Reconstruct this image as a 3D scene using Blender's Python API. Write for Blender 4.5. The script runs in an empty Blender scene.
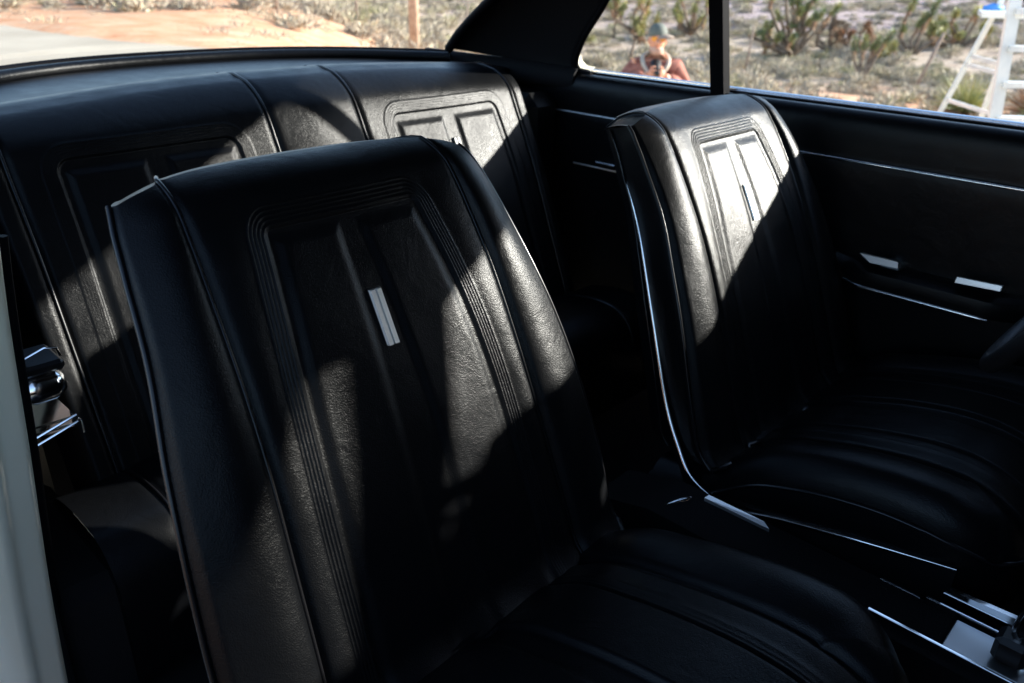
import bpy, math, random
import numpy as np
from mathutils import Vector, Matrix
PI = math.pi
C = bpy.context.scene.collection
sc = bpy.context.scene

# ------------------------------------------------------------------ helpers
def link(name, me, mat=None, parent=None, smooth=True):
    o = bpy.data.objects.new(name, me); C.objects.link(o)
    if mat is not None: me.materials.append(mat)
    if parent is not None: o.parent = parent
    if smooth and len(me.polygons):
        me.polygons.foreach_set('use_smooth', [True]*len(me.polygons))
    return o
def mesh(name, V, F):
    me = bpy.data.meshes.new(name); me.from_pydata([tuple(map(float, v)) for v in V], [], F); me.update(); return me
def tag(o, label=None, cat=None, group=None, kind=None):
    if label: o['label'] = label
    if cat: o['category'] = cat
    if group: o['group'] = group
    if kind: o['kind'] = kind
    return o
def empty(name, loc=(0,0,0), rz=0):
    o = bpy.data.objects.new(name, None); C.objects.link(o); o.location = loc; o.rotation_euler = (0,0,rz); o.empty_display_size = .1; return o
def copy_tree(o, parent=None):
    c = o.copy(); C.objects.link(c); c.parent = parent
    for ch in list(o.children): copy_tree(ch, c)
    return c
class MB:
    def __init__(s): s.V=[]; s.F=[]
    def add(s, V, F):
        b=len(s.V); s.V += [tuple(map(float,v)) for v in V]; s.F += [tuple(i+b for i in f) for f in F]; return s
    def box(s, x0,x1,y0,y1,z0,z1, bev=0.0):
        if bev<=0:
            V=[(x,y,z) for x in (x0,x1) for y in (y0,y1) for z in (z0,z1)]
            return s.add(V,[(0,1,3,2),(4,6,7,5),(0,4,5,1),(2,3,7,6),(0,2,6,4),(1,5,7,3)])
        # bevelled box: chamfered on all edges
        V=[];idx={}
        for sx in (0,1):
            for sy in (0,1):
                for sz in (0,1):
                    X=(x0,x1)[sx];Y=(y0,y1)[sy];Z=(z0,z1)[sz];a=bev*(1-2*sx);b=bev*(1-2*sy);c=bev*(1-2*sz)
                    for k,p in enumerate(((X,Y+b,Z+c),(X+a,Y,Z+c),(X+a,Y+b,Z))):
                        idx[(sx,sy,sz,k)]=len(V);V.append(p)
        F=[]
        I=lambda *a: idx[a]
        for q in (0,1):
            F.append((I(q,0,0,0),I(q,0,1,0),I(q,1,1,0),I(q,1,0,0)))
            F.append((I(0,q,0,1),I(0,q,1,1),I(1,q,1,1),I(1,q,0,1)))
            F.append((I(0,0,q,2),I(0,1,q,2),I(1,1,q,2),I(1,0,q,2)))
        for a in (0,1):
            for b in (0,1):
                F.append((I(0,a,b,1),I(1,a,b,1),I(1,a,b,2),I(0,a,b,2)))
                F.append((I(a,0,b,0),I(a,1,b,0),I(a,1,b,2),I(a,0,b,2)))
                F.append((I(a,b,0,0),I(a,b,1,0),I(a,b,1,1),I(a,b,0,1)))
        for a in (0,1):
            for b in (0,1):
                for c in (0,1): F.append((I(a,b,c,0),I(a,b,c,1),I(a,b,c,2)))
        return s.add(V,F)
    def tube(s, P, r, n=8, cap=True, closed=False, flat=1.0):
        P=[Vector(p) for p in P]; N=len(P); R=r if hasattr(r,'__len__') else [r]*N
        V=[];F=[]; up=None
        for i,p in enumerate(P):
            a=P[(i-1)%N] if (i>0 or closed) else P[0]; b=P[(i+1)%N] if (i<N-1 or closed) else P[-1]
            t=(b-a).normalized()
            if up is None:
                up=Vector((0,0,1)) if abs(t.z)<.9 else Vector((1,0,0))
            up=(up-t*up.dot(t)).normalized(); sd=t.cross(up)
            for k in range(n):
                q=2*PI*k/n; V.append(p+(sd*math.cos(q)+up*math.sin(q)*flat)*R[i])
        for i in range(N-1 if not closed else N):
            for k in range(n):
                j=(i+1)%N; F.append((i*n+k,i*n+(k+1)%n,j*n+(k+1)%n,j*n+k))
        if cap and not closed: F += [tuple(range(n-1,-1,-1)), tuple((N-1)*n+k for k in range(n))]
        return s.add(V,F)
    def grid(s, P, closed_u=False):
        R=len(P);K=len(P[0]);F=[]
        V=[p for row in P for p in row]
        for i in range(R-1):
            for j in range(K-1 if not closed_u else K): F.append((i*K+j,i*K+(j+1)%K,(i+1)*K+(j+1)%K,(i+1)*K+j))
        return s.add(V,F)
    def extrude_poly(s, poly, axis, a, b):
        # poly list of 2D points; axis 'x','y','z'; closed prism
        def P(p,t): return {'x':(t,p[0],p[1]),'y':(p[0],t,p[1]),'z':(p[0],p[1],t)}[axis]
        n=len(poly);V=[P(p,a) for p in poly]+[P(p,b) for p in poly]
        F=[tuple(range(n)),tuple(range(2*n-1,n-1,-1))]+[(i,(i+1)%n,n+(i+1)%n,n+i) for i in range(n)]
        return s.add(V,F)
    def lathe(s, prof, c, axis='y', n=32):
        V=[];F=[];m=len(prof)
        for k in range(n):
            q=2*PI*k/n
            for (r,h) in prof:
                d={'y':(r*math.cos(q),h,r*math.sin(q)),'z':(r*math.cos(q),r*math.sin(q),h),'x':(h,r*math.cos(q),r*math.sin(q))}[axis]
                V.append((c[0]+d[0],c[1]+d[1],c[2]+d[2]))
        for k in range(n):
            for i in range(m-1): F.append((k*m+i,k*m+i+1,((k+1)%n)*m+i+1,((k+1)%n)*m+i))
        return s.add(V,F)
    def build(s, name, mat, parent=None, smooth=False):
        me=mesh(name,s.V,s.F); o=link(name,me,mat,parent,smooth); return o
def autosmooth(o, ang=35):
    me=o.data; me.polygons.foreach_set('use_smooth',[True]*len(me.polygons)); me.set_sharp_from_angle(angle=math.radians(ang)); return o
def sm(x,a,b):
    t=np.clip((x-a)/(b-a),0,1); return t*t*(3-2*t)
def spline(P, n=8):
    out=[];P=[Vector(p) for p in P]
    for i in range(len(P)-1):
        p0=P[max(i-1,0)];p1=P[i];p2=P[i+1];p3=P[min(i+2,len(P)-1)]
        for k in range(n):
            t=k/n; out.append(.5*((2*p1)+(p2-p0)*t+(2*p0-5*p1+4*p2-p3)*t*t+(3*p1-p0-3*p2+p3)*t**3))
    out.append(P[-1]); return out
def hsm(x, K):
    # smooth interpolation (cubic through control points)
    K=sorted(K); xs=np.array([k[0] for k in K],float); ys=np.array([k[1] for k in K],float)
    x=np.clip(np.asarray(x,float),xs[0],xs[-1]); m=np.gradient(ys,xs)
    i=np.clip(np.searchsorted(xs,x)-1,0,len(xs)-2); h=xs[i+1]-xs[i]; t=(x-xs[i])/h
    return ((2*t**3-3*t**2+1)*ys[i]+(t**3-2*t**2+t)*h*m[i]+(-2*t**3+3*t**2)*ys[i+1]+(t**3-t**2)*h*m[i+1])

# ------------------------------------------------------------------ materials
def mat(name, col=(.5,.5,.5), rough=.5, metal=0., spec=.5, build=None, coat=0, sheen=0):
    m=bpy.data.materials.new(name); m.use_nodes=True; nt=m.node_tree; b=nt.nodes['Principled BSDF']
    b.inputs['Base Color'].default_value=(*col,1); b.inputs['Roughness'].default_value=rough
    b.inputs['Metallic'].default_value=metal; b.inputs['Specular IOR Level'].default_value=spec
    b.inputs['Coat Weight'].default_value=coat
    if build: build(nt,b)
    return m
def nd(nt,t,**k):
    n=nt.nodes.new(t)
    for a,v in k.items():
        if a in n.inputs: n.inputs[a].default_value=v
        else: setattr(n,a,v)
    return n
def coords(nt, kind='Object'):
    return nt.nodes.new('ShaderNodeTexCoord').outputs[kind]
def ramp(nt, fac, stops):
    r=nt.nodes.new('ShaderNodeValToRGB'); e=r.color_ramp.elements
    while len(e)<len(stops): e.new(.5)
    for i,(p,c) in enumerate(stops): e[i].position=p; e[i].color=(*c,1) if len(c)==3 else c
    nt.links.new(fac,r.inputs[0]); return r.outputs[0]
def leather(dist=.00017, scale=760, base=(.003,.0033,.004), r0=.28, r1=.35):
    def f(nt,b):
        co=coords(nt); L=nt.links
        v=nd(nt,'ShaderNodeTexVoronoi',feature='SMOOTH_F1'); v.inputs['Scale'].default_value=scale; v.inputs['Smoothness'].default_value=.5
        n0=nd(nt,'ShaderNodeTexNoise'); n0.inputs['Scale'].default_value=scale*1.3; n0.inputs['Detail'].default_value=3
        n1=nd(nt,'ShaderNodeTexNoise'); n1.inputs['Scale'].default_value=9; n1.inputs['Detail'].default_value=1
        for n in (v,n0,n1): L.new(co,n.inputs['Vector'])
        add=nd(nt,'ShaderNodeMath',operation='ADD'); L.new(v.outputs['Distance'],add.inputs[0]); L.new(n0.outputs['Fac'],add.inputs[1])
        bm=nd(nt,'ShaderNodeBump'); bm.inputs['Strength'].default_value=.36; bm.inputs['Distance'].default_value=dist*4
        L.new(add.outputs[0],bm.inputs['Height'])
        bm2=nd(nt,'ShaderNodeBump'); bm2.inputs['Strength'].default_value=.5; bm2.inputs['Distance'].default_value=.003
        L.new(n1.outputs['Fac'],bm2.inputs['Height']); L.new(bm.outputs['Normal'],bm2.inputs['Normal'])
        n3=nd(nt,'ShaderNodeTexNoise'); n3.inputs['Scale'].default_value=26; n3.inputs['Detail'].default_value=2; n3.inputs['Distortion'].default_value=1.4; L.new(co,n3.inputs['Vector'])
        bm3=nd(nt,'ShaderNodeBump'); bm3.inputs['Strength'].default_value=.35; bm3.inputs['Distance'].default_value=.0018
        L.new(n3.outputs['Fac'],bm3.inputs['Height']); L.new(bm2.outputs['Normal'],bm3.inputs['Normal'])
        L.new(bm3.outputs['Normal'],b.inputs['Normal'])
        n2=nd(nt,'ShaderNodeTexNoise'); n2.inputs['Scale'].default_value=22; n2.inputs['Detail'].default_value=6; L.new(co,n2.inputs['Vector'])
        mr=nd(nt,'ShaderNodeMapRange'); mr.inputs['From Min'].default_value=.35; mr.inputs['From Max'].default_value=.65
        mr.inputs['To Min'].default_value=r0; mr.inputs['To Max'].default_value=r1
        L.new(n2.outputs['Fac'],mr.inputs['Value']); L.new(mr.outputs[0],b.inputs['Roughness'])
    return mat('black_vinyl',base,.4,build=f,spec=.14)
M={}
M['vinyl']=leather()
M['vinyl_smooth']=leather(.00010,900,(.003,.0033,.004),.28,.34)
M['piping']=mat('piping_vinyl',(.004,.004,.005),.28,spec=.4)
def carpet(nt,b):
    n=nd(nt,'ShaderNodeTexNoise'); n.inputs['Scale'].default_value=900; n.inputs['Detail'].default_value=2; nt.links.new(coords(nt),n.inputs['Vector'])
    bm=nd(nt,'ShaderNodeBump'); bm.inputs['Strength'].default_value=1; bm.inputs['Distance'].default_value=.003
    nt.links.new(n.outputs['Fac'],bm.inputs['Height']); nt.links.new(bm.outputs['Normal'],b.inputs['Normal'])
M['carpet']=mat('black_carpet',(.008,.008,.009),.95,spec=.15,build=carpet)
def chromef(nt,b):
    n=nd(nt,'ShaderNodeTexNoise'); n.inputs['Scale'].default_value=60; nt.links.new(coords(nt),n.inputs['Vector'])
    mr=nd(nt,'ShaderNodeMapRange'); mr.inputs['To Min'].default_value=.06; mr.inputs['To Max'].default_value=.2
    nt.links.new(n.outputs['Fac'],mr.inputs['Value']); nt.links.new(mr.outputs[0],b.inputs['Roughness'])
M['chrome']=mat('chrome',(.80,.80,.80),.12,metal=1,build=chromef)
M['dark_trim']=mat('dark_trim',(.20,.20,.20),.6,metal=1)
M['dull_metal']=mat('dull_metal',(.50,.50,.50),.38,metal=1)
M['satin']=mat('satin_metal',(.85,.85,.84),.42,metal=1,build=None)
def paintf(nt,b):
    n=nd(nt,'ShaderNodeTexNoise'); n.inputs['Scale'].default_value=6; n.inputs['Detail'].default_value=5; nt.links.new(coords(nt),n.inputs['Vector'])
    nt.links.new(ramp(nt,n.outputs['Fac'],[(.3,(.82,.76,.58)),(.7,(.87,.82,.65))]),b.inputs['Base Color'])
M['paint']=mat('cream_paint',(.76,.73,.62),.28,coat=.6,build=paintf)
M['rubber']=mat('rubber',(.004,.004,.005),.6,spec=.05)
M['black_metal']=mat('black_metal',(.005,.005,.006),.35)
M['headliner']=mat('black_headliner',(.005,.005,.006),.85,spec=.2)
def plasticf(nt,b):
    n=nd(nt,'ShaderNodeTexNoise'); n.inputs['Scale'].default_value=500; nt.links.new(coords(nt),n.inputs['Vector'])
    bm=nd(nt,'ShaderNodeBump'); bm.inputs['Strength'].default_value=.4; bm.inputs['Distance'].default_value=.0006
    nt.links.new(n.outputs['Fac'],bm.inputs['Height']); nt.links.new(bm.outputs['Normal'],b.inputs['Normal'])
M['plastic']=mat('black_plastic',(.005,.005,.006),.42,build=plasticf)
M['beige']=mat('beige_backing',(.38,.29,.18),.8)
M['dark_hole']=mat('dark_enamel',(.006,.006,.007),.5)
def glass():
    m=bpy.data.materials.new('window_glass'); m.use_nodes=True; nt=m.node_tree; nt.nodes.clear()
    o=nt.nodes.new('ShaderNodeOutputMaterial'); t=nd(nt,'ShaderNodeBsdfTransparent'); t.inputs[0].default_value=(.93,.95,.94,1)
    g=nd(nt,'ShaderNodeBsdfGlossy'); g.inputs['Roughness'].default_value=.02
    f=nd(nt,'ShaderNodeFresnel'); f.inputs['IOR'].default_value=1.35
    x=nt.nodes.new('ShaderNodeMixShader'); nt.links.new(f.outputs[0],x.inputs[0]); nt.links.new(t.outputs[0],x.inputs[1]); nt.links.new(g.outputs[0],x.inputs[2]); nt.links.new(x.outputs[0],o.inputs[0])
    return m
M['glass']=glass()
M['black_card']=mat('black_card',(.02,.02,.022),.8)

# ------------------------------------------------------------------ terrain
def _ip(r,P):
    if r<=P[0][0]: return P[0][1]
    for (a,b),(c,d) in zip(P,P[1:]):
        if r<=c: return b+(d-b)*(r-a)/(c-a)
    return P[-1][1]
def ss(a,b,x):
    t=max(0,min(1,(x-a)/(b-a))); return t*t*(3-2*t)
LOW=[(0,0),(3.2,0),(8,-1.14),(20,-2.2),(36,-3.0),(48,-3.2),(60,-2.5),(80,-1.2),(120,2.5),(420,42),(900,110)]
FLT=[(0,0),(22,0),(60,-.3),(130,1),(420,18),(900,60)]
def terrain(x,y):
    r=math.hypot(x,y+.85); ph=math.degrees(math.atan2(y+.85,-x))
    F=ss(26,52,ph)*(1-ss(120,165,ph))
    return _ip(r,LOW)*F+_ip(r,FLT)*(1-F)
def ground_mesh():
    rr=[0]+[.5*1.055**k for k in range(145)]; rr=[r for r in rr if r<1150]
    nA=300;V=[(0,-.85,0)];F=[]
    rnd=random.Random(3)
    ph=[(rnd.uniform(0,6.28),rnd.uniform(0,6.28)) for _ in range(6)]
    def bump(x,y,r):
        s=0
        for k,(a,b) in enumerate(ph):
            w=.22*1.9**k; s+=math.sin(x*w+a)*math.cos(y*w*1.1+b)/(1.7**k)
        A=.0 if r<3.5 else min(.10,(r-3.5)*.02); A+=max(0,(r-120))*.012
        return s*A
    for r in rr[1:]:
        for k in range(nA):
            a=2*PI*k/nA; x=r*math.cos(a); y=-.85+r*math.sin(a)
            V.append((x,y,terrain(x,y)+bump(x,y,r) if not on_road(x,y) else terrain(x,y)-.012))
    for k in range(nA): F.append((0,1+k,1+(k+1)%nA))
    for i in range(len(rr)-2):
        for k in range(nA): F.append((1+i*nA+k,1+(i+1)*nA+k,1+(i+1)*nA+(k+1)%nA,1+i*nA+(k+1)%nA))
    return mesh('ground',V,F)
# road: edge through (-17.6,3.9)-(-12.8,4.75), running behind the car
RP=Vector((-12.84,4.75)); RD=(Vector((-17.59,3.91))-RP).normalized(); RN=Vector((-RD.y,RD.x))
if RN.y>0: RN=-RN
def road_d(x,y): return (Vector((x,y))-RP).dot(RN)
def on_road(x,y): 
    d=road_d(x,y); t=(Vector((x,y))-RP).dot(RD); return -.15<d<8.2
def gf(nt,b):
    L=nt.links; g=nt.nodes.new('ShaderNodeNewGeometry').outputs['Position']
    big=nd(nt,'ShaderNodeTexNoise'); big.inputs['Scale'].default_value=.16; big.inputs['Detail'].default_value=7; big.inputs['Roughness'].default_value=.62
    mid=nd(nt,'ShaderNodeTexNoise'); mid.inputs['Scale'].default_value=1.3; mid.inputs['Detail'].default_value=8; mid.inputs['Roughness'].default_value=.7
    fine=nd(nt,'ShaderNodeTexNoise'); fine.inputs['Scale'].default_value=14; fine.inputs['Detail'].default_value=6; fine.inputs['Roughness'].default_value=.7
    for n in (big,mid,fine): L.new(g,n.inputs['Vector'])
    c1=ramp(nt,mid.outputs['Fac'],[(.32,(.46,.22,.12)),(.5,(.58,.33,.20)),(.68,(.60,.44,.31))])
    c2=ramp(nt,mid.outputs['Fac'],[(.34,(.30,.22,.17)),(.5,(.40,.32,.25)),(.66,(.47,.39,.31))])
    ln=nd(nt,'ShaderNodeVectorMath',operation='LENGTH'); L.new(g,ln.inputs[0])
    mr=nd(nt,'ShaderNodeMapRange'); mr.inputs['From Min'].default_value=24; mr.inputs['From Max'].default_value=42; mr.inputs['To Min'].default_value=-.22; mr.inputs['To Max'].default_value=.30
    L.new(ln.outputs['Value'],mr.inputs['Value'])
    ad=nd(nt,'ShaderNodeMath',operation='ADD'); L.new(big.outputs['Fac'],ad.inputs[0]); L.new(mr.outputs[0],ad.inputs[1])
    fm=ramp(nt,ad.outputs[0],[(.46,(0,0,0)),(.62,(1,1,1))])
    mx=nd(nt,'ShaderNodeMix',data_type='RGBA'); L.new(fm,mx.inputs[0]); L.new(c1,mx.inputs[6]); L.new(c2,mx.inputs[7])
    # far slope: purple grey rubble
    far=nd(nt,'ShaderNodeTexNoise'); far.inputs['Scale'].default_value=.022; far.inputs['Detail'].default_value=9; far.inputs['Roughness'].default_value=.6; L.new(g,far.inputs['Vector'])
    mr2=nd(nt,'ShaderNodeMapRange'); mr2.inputs['From Min'].default_value=44; mr2.inputs['From Max'].default_value=64; mr2.inputs['To Min'].default_value=-.35; mr2.inputs['To Max'].default_value=.12
    L.new(ln.outputs['Value'],mr2.inputs['Value'])
    ad2=nd(nt,'ShaderNodeMath',operation='ADD'); L.new(far.outputs['Fac'],ad2.inputs[0]); L.new(mr2.outputs[0],ad2.inputs[1])
    ffm=ramp(nt,ad2.outputs[0],[(.46,(0,0,0)),(.56,(1,1,1))])
    spk=nd(nt,'ShaderNodeTexNoise'); spk.inputs['Scale'].default_value=1.1; spk.inputs['Detail'].default_value=6; spk.inputs['Roughness'].default_value=.75; L.new(g,spk.inputs['Vector'])
    c3=ramp(nt,spk.outputs['Fac'],[(.34,(.20,.155,.155)),(.5,(.36,.285,.275)),(.62,(.46,.365,.335))])
    mx2=nd(nt,'ShaderNodeMix',data_type='RGBA'); L.new(ffm,mx2.inputs[0]); L.new(mx.outputs[2],mx2.inputs[6]); L.new(c3,mx2.inputs[7])
    L.new(mx2.outputs[2],b.inputs['Base Color'])
    bm=nd(nt,'ShaderNodeBump'); bm.inputs['Strength'].default_value=.8; bm.inputs['Distance'].default_value=.06
    L.new(fine.outputs['Fac'],bm.inputs['Height']); L.new(bm.outputs['Normal'],b.inputs['Normal'])
M['ground']=mat('desert_ground',(.4,.3,.2),.95,spec=.1,build=gf)
g=link('ground',ground_mesh(),M['ground']); tag(g,kind='structure')
def rf(nt,b):
    L=nt.links; g=nt.nodes.new('ShaderNodeNewGeometry').outputs['Position']
    n=nd(nt,'ShaderNodeTexNoise'); n.inputs['Scale'].default_value=.5; n.inputs['Detail'].default_value=8; L.new(g,n.inputs['Vector'])
    n2=nd(nt,'ShaderNodeTexNoise'); n2.inputs['Scale'].default_value=40; n2.inputs['Detail'].default_value=3; L.new(g,n2.inputs['Vector'])
    L.new(ramp(nt,n.outputs['Fac'],[(.35,(.33,.285,.22)),(.65,(.42,.37,.295))]),b.inputs['Base Color'])
    bm=nd(nt,'ShaderNodeBump'); bm.inputs['Strength'].default_value=.5; bm.inputs['Distance'].default_value=.01
    L.new(n2.outputs['Fac'],bm.inputs['Height']); L.new(bm.outputs['Normal'],b.inputs['Normal'])
M['road']=mat('worn_road',(.4,.39,.36),.85,spec=.2,build=rf)
rb=MB(); rows=[]
rnd=random.Random(5)
for k in range(-60,90):
    t=k*1.0; e=.12*math.sin(t*.9)+.08*math.sin(t*2.3)
    row=[]
    for d in (0+e,1,3,5,7,8+e*.7):
        p=RP+RD*t+RN*d; row.append((p.x,p.y,terrain(p.x,p.y)+.006+.02*(1-abs(d-4)/4)))
    rows.append(row)
rb.grid(rows); rb.build('road',M['road'],smooth=True)['kind']='structure'

# ------------------------------------------------------------------ vegetation
def blades(rng, n, fn, w=.012):
    """triangular blades; fn(rng)->(base, dir, length)"""
    V=[];F=[]
    for _ in range(n):
        p,d,l=fn(rng); s=Vector((rng.gauss(0,1),rng.gauss(0,1),rng.gauss(0,1))).cross(d)
        if s.length<1e-4: continue
        s=s.normalized()*w*rng.uniform(.6,1.4); b=len(V)
        V+=[p-s,p+s,p+d*l]; F.append((b,b+1,b+2))
    return V,F
def bush_geo(seed, n=260, flat=.62, w=.016):
    rng=random.Random(seed)
    lob=[(rng.uniform(-.45,.45),rng.uniform(-.45,.45),rng.uniform(.3,.62)) for _ in range(5)]
    def fn(r):
        c=r.choice(lob); th=r.uniform(0,6.28); u=r.uniform(-.1,1); q=math.sqrt(max(0,1-u*u))
        d=Vector((q*math.cos(th),q*math.sin(th),u)); rad=c[2]*r.uniform(.35,1)
        p=Vector((c[0],c[1],.05))+Vector((d.x*rad,d.y*rad,d.z*rad*flat*1.5))
        dd=(d+Vector((r.gauss(0,.35),r.gauss(0,.35),r.gauss(.3,.35)))).normalized()
        return p,dd,r.uniform(.14,.34)
    return blades(rng,n,fn,w*2.2)
def vegf(stops, sc_=.8):
    def f(nt,b):
        L=nt.links; g=nt.nodes.new('ShaderNodeNewGeometry').outputs['Position']
        n=nd(nt,'ShaderNodeTexNoise'); n.inputs['Scale'].default_value=sc_; n.inputs['Detail'].default_value=3; L.new(g,n.inputs['Vector'])
        n2=nd(nt,'ShaderNodeTexWhiteNoise',noise_dimensions='3D')
        v=nd(nt,'ShaderNodeVectorMath',operation='SNAP'); v.inputs[1].default_value=(.09,.09,.09); L.new(g,v.inputs[0]); L.new(v.outputs[0],n2.inputs['Vector'])
        m=nd(nt,'ShaderNodeMath',operation='MULTIPLY_ADD'); m.inputs[1].default_value=.22; L.new(n2.outputs['Value'],m.inputs[0]); L.new(n.outputs['Fac'],m.inputs[2])
        L.new(ramp(nt,m.outputs[0],stops),b.inputs['Base Color'])
    return f
M['brush']=mat('dry_brush',(.3,.27,.2),.85,spec=.1,build=vegf([(.38,(.25,.22,.17)),(.52,(.38,.33,.26)),(.66,(.48,.41,.31)),(.82,(.31,.30,.16))],.5))
M['leaf']=mat('spiky_leaf',(.1,.12,.05),.6,spec=.3,build=vegf([(.4,(.20,.23,.09)),(.58,(.36,.35,.13)),(.75,(.52,.44,.18))],1.6))
M['leaf_dark']=mat('spiky_leaf_dark',(.06,.1,.05),.6,spec=.3,build=vegf([(.4,(.11,.16,.09)),(.6,(.22,.26,.11)),(.78,(.42,.38,.14))],1.6))
M['deadleaf']=mat('dead_leaf',(.4,.24,.13),.85,spec=.1,build=vegf([(.4,(.30,.17,.10)),(.6,(.45,.26,.15)),(.78,(.50,.36,.22))],1.4))
M['bark']=mat('bark',(.2,.15,.11),.9,spec=.1,build=vegf([(.4,(.12,.09,.07)),(.7,(.26,.2,.15))],6))
bush_meshes=[]
for k in range(8):
    V,F=bush_geo(100+k); me=mesh('desert_bush',V,F); me.materials.append(M['brush']); bush_meshes.append((me,V,F))
def not_scrub(x,y):
    ph=math.degrees(math.atan2(y+.85,-x)); r=math.hypot(x,y+.85)
    return r<_ip(ph,[(10,26.5),(15,25.5),(23,22.6),(32,23.2),(40,25),(47,24)])
# scatter bushes over the land seen through the windows
rng=random.Random(11); pts=[]
tries=0
while len(pts)<2900 and tries<60000:
    tries+=1
    ph=math.radians(rng.uniform(8,88)); r=12+ (95-12)*rng.random()**.62
    x=-r*math.cos(ph); y=-.85+r*math.sin(ph)
    if -1.2<road_d(x,y)<9.4: continue
    dd=math.degrees(ph)
    # orange verge stays nearly bare
    dens=1.0
    if dd<47 and not_scrub(x,y): dens=.09
    if rng.random()>dens: continue
    s=rng.uniform(.4,1.0)*(1.2 if rng.random()<.2 else 1)
    if any((x-a)**2+(y-b)**2<(.45*(s+c))**2 for a,b,c in pts[-400:]): continue
    pts.append((x,y,s))
pts.sort(key=lambda p:-p[2]/math.hypot(p[0],p[1]+.85))
looks=['greyish']
near=pts[:260]; rest=pts[260:]
for i,(x,y,s) in enumerate(near):
    o=bpy.data.objects.new('desert_bush',bush_meshes[i%8][0]); C.objects.link(o)
    o.location=(x,y,terrain(x,y)-.03); o.scale=(s,s,s*rng.uniform(.75,1.15)); o.rotation_euler=(0,0,rng.uniform(0,6.28))
    tag(o,'dry grey-beige desert bush among the scrub seen through the car windows','bush','dry bushes on the desert flat')
allV=[];allF=[];off=0
for i,(x,y,s) in enumerate(rest):
    V,F=bush_meshes[i%8][1:]; a=rng.uniform(0,6.28); A=np.array([tuple(v) for v in V])*s
    X=A[:,0]*math.cos(a)-A[:,1]*math.sin(a)+x; Y=A[:,0]*math.sin(a)+A[:,1]*math.cos(a)+y; Z=A[:,2]+terrain(x,y)-.03
    allV.append(np.stack([X,Y,Z],1)); allF.append(np.array(F)+off); off+=len(V)
# low dry tufts between bushes as well
tv,tf=bush_geo(555,60,.3,.01); TV=np.array([tuple(v) for v in tv]); TF=np.array(tf)
for _ in range(5200):
    ph=math.radians(rng.uniform(8,88)); r=11+(75-11)*rng.random()**.7; x=-r*math.cos(ph); y=-.85+r*math.sin(ph)
    if -.6<road_d(x,y)<9: continue
    if math.degrees(ph)<47 and not_scrub(x,y) and rng.random()<.8: continue
    a=rng.uniform(0,6.28); s=rng.uniform(.2,.5); A=TV*s
    X=A[:,0]*math.cos(a)-A[:,1]*math.sin(a)+x; Y=A[:,0]*math.sin(a)+A[:,1]*math.cos(a)+y
    allV.append(np.stack([X,Y,A[:,2]+terrain(x,y)-.02],1)); allF.append(TF+off); off+=len(TV)
AV=np.concatenate(allV); AF=np.concatenate(allF)
me=bpy.data.meshes.new('ground_scrub'); me.vertices.add(len(AV)); me.vertices.foreach_set('co',AV.astype('f').ravel())
me.loops.add(len(AF)*3); me.loops.foreach_set('vertex_index',AF.astype('i').ravel()); me.polygons.add(len(AF)); me.polygons.foreach_set('loop_start',(np.arange(len(AF))*3).astype('i')); me.update(calc_edges=True)
o=link('ground_scrub',me,M['brush'],smooth=False); tag(o,'low dry scrub and grass tufts covering the desert floor','scrub',kind='stuff')

def limb_tuft(mbl, mbd, base, d, L, rad, rng, green=.6):
    """a Joshua tree arm: dead shag below, spiky green cylinder on top"""
    base=Vector(base); d=Vector(d).normalized()
    def side():
        v=Vector((rng.gauss(0,1),rng.gauss(0,1),rng.gauss(0,1))); v=v-d*v.dot(d); return v.normalized()
    ng=int(300*green*L/1.0+90)
    for _ in range(ng):
        t=rng.uniform(1-green,1.0)*L; s=side(); q=rng.uniform(.15,1.)
        if t>.9*L: q=rng.uniform(.4,2.2)
        p=base+d*t+s*rad*.25; dd=(s+d*q).normalized(); w=dd.cross(s+Vector((.1,.2,.3))).normalized()*.012*rad/.15
        b=len(mbl.V); mbl.V+=[tuple(p-w),tuple(p+w),tuple(p+dd*rad*rng.uniform(.8,1.25))]; mbl.F.append((b,b+1,b+2))
    for _ in range(int(110*L)):
        t=rng.uniform(0,1-green*.8)*L; s=side(); p=base+d*t+s*rad*.2; dd=(s*.7-d*rng.uniform(.3,1.2)).normalized(); w=dd.cross(s+Vector((.1,.2,.3))).normalized()*.014*rad/.15
        b=len(mbd.V); mbd.V+=[tuple(p-w),tuple(p+w),tuple(p+dd*rad*rng.uniform(.6,1.))]; mbd.F.append((b,b+1,b+2))
def joshua(loc, arms, label, rad=.16, leaf='leaf', trunk_r=.11, lab_cat='joshua tree', green=.6, name='joshua_tree'):
    """arms: list of (path points local (x right in view, z up), ...) ; last seg gets the tuft"""
    rng=random.Random(hash(label)%1000 if False else len(label)*7+len(arms))
    root=empty(name,(loc[0],loc[1],terrain(loc[0],loc[1])-.05))
    vx=Vector((loc[0],loc[1]+.85)).normalized(); rt=Vector((vx.y,-vx.x,0)); fw=Vector((vx.x,vx.y,0))
    if rt.dot(Vector((.7,.7,0)))<0: rt=-rt
    tr=MB(); lf=MB(); dl=MB(); rad*=.85; arms=[[tuple([p[0]*1.05,p[1]*1.18]+list(p[2:])) for p in a] for a in arms]
    for path in arms:
        P=[rt*p[0]+fw*(p[2] if len(p)>2 else 0)+Vector((0,0,p[1])) for p in path]
        n=len(P)
        if n>2 or True: tr.tube(P, [max(.035,trunk_r*(1-.6*i/(n-1))) for i in range(n)],7)
        d=P[-1]-P[-2]; L=d.length; limb_tuft(lf,dl,P[-2],d,L+.1,rad,rng,green)
    tr.build('trunk',M['bark'],root,True); lf.build('crown',M[leaf],root)
    if dl.F: dl.build('dead_leaves',M['deadleaf'],root)
    tag(root,label,lab_cat)
    return root
R_=random.Random(77)
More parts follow.
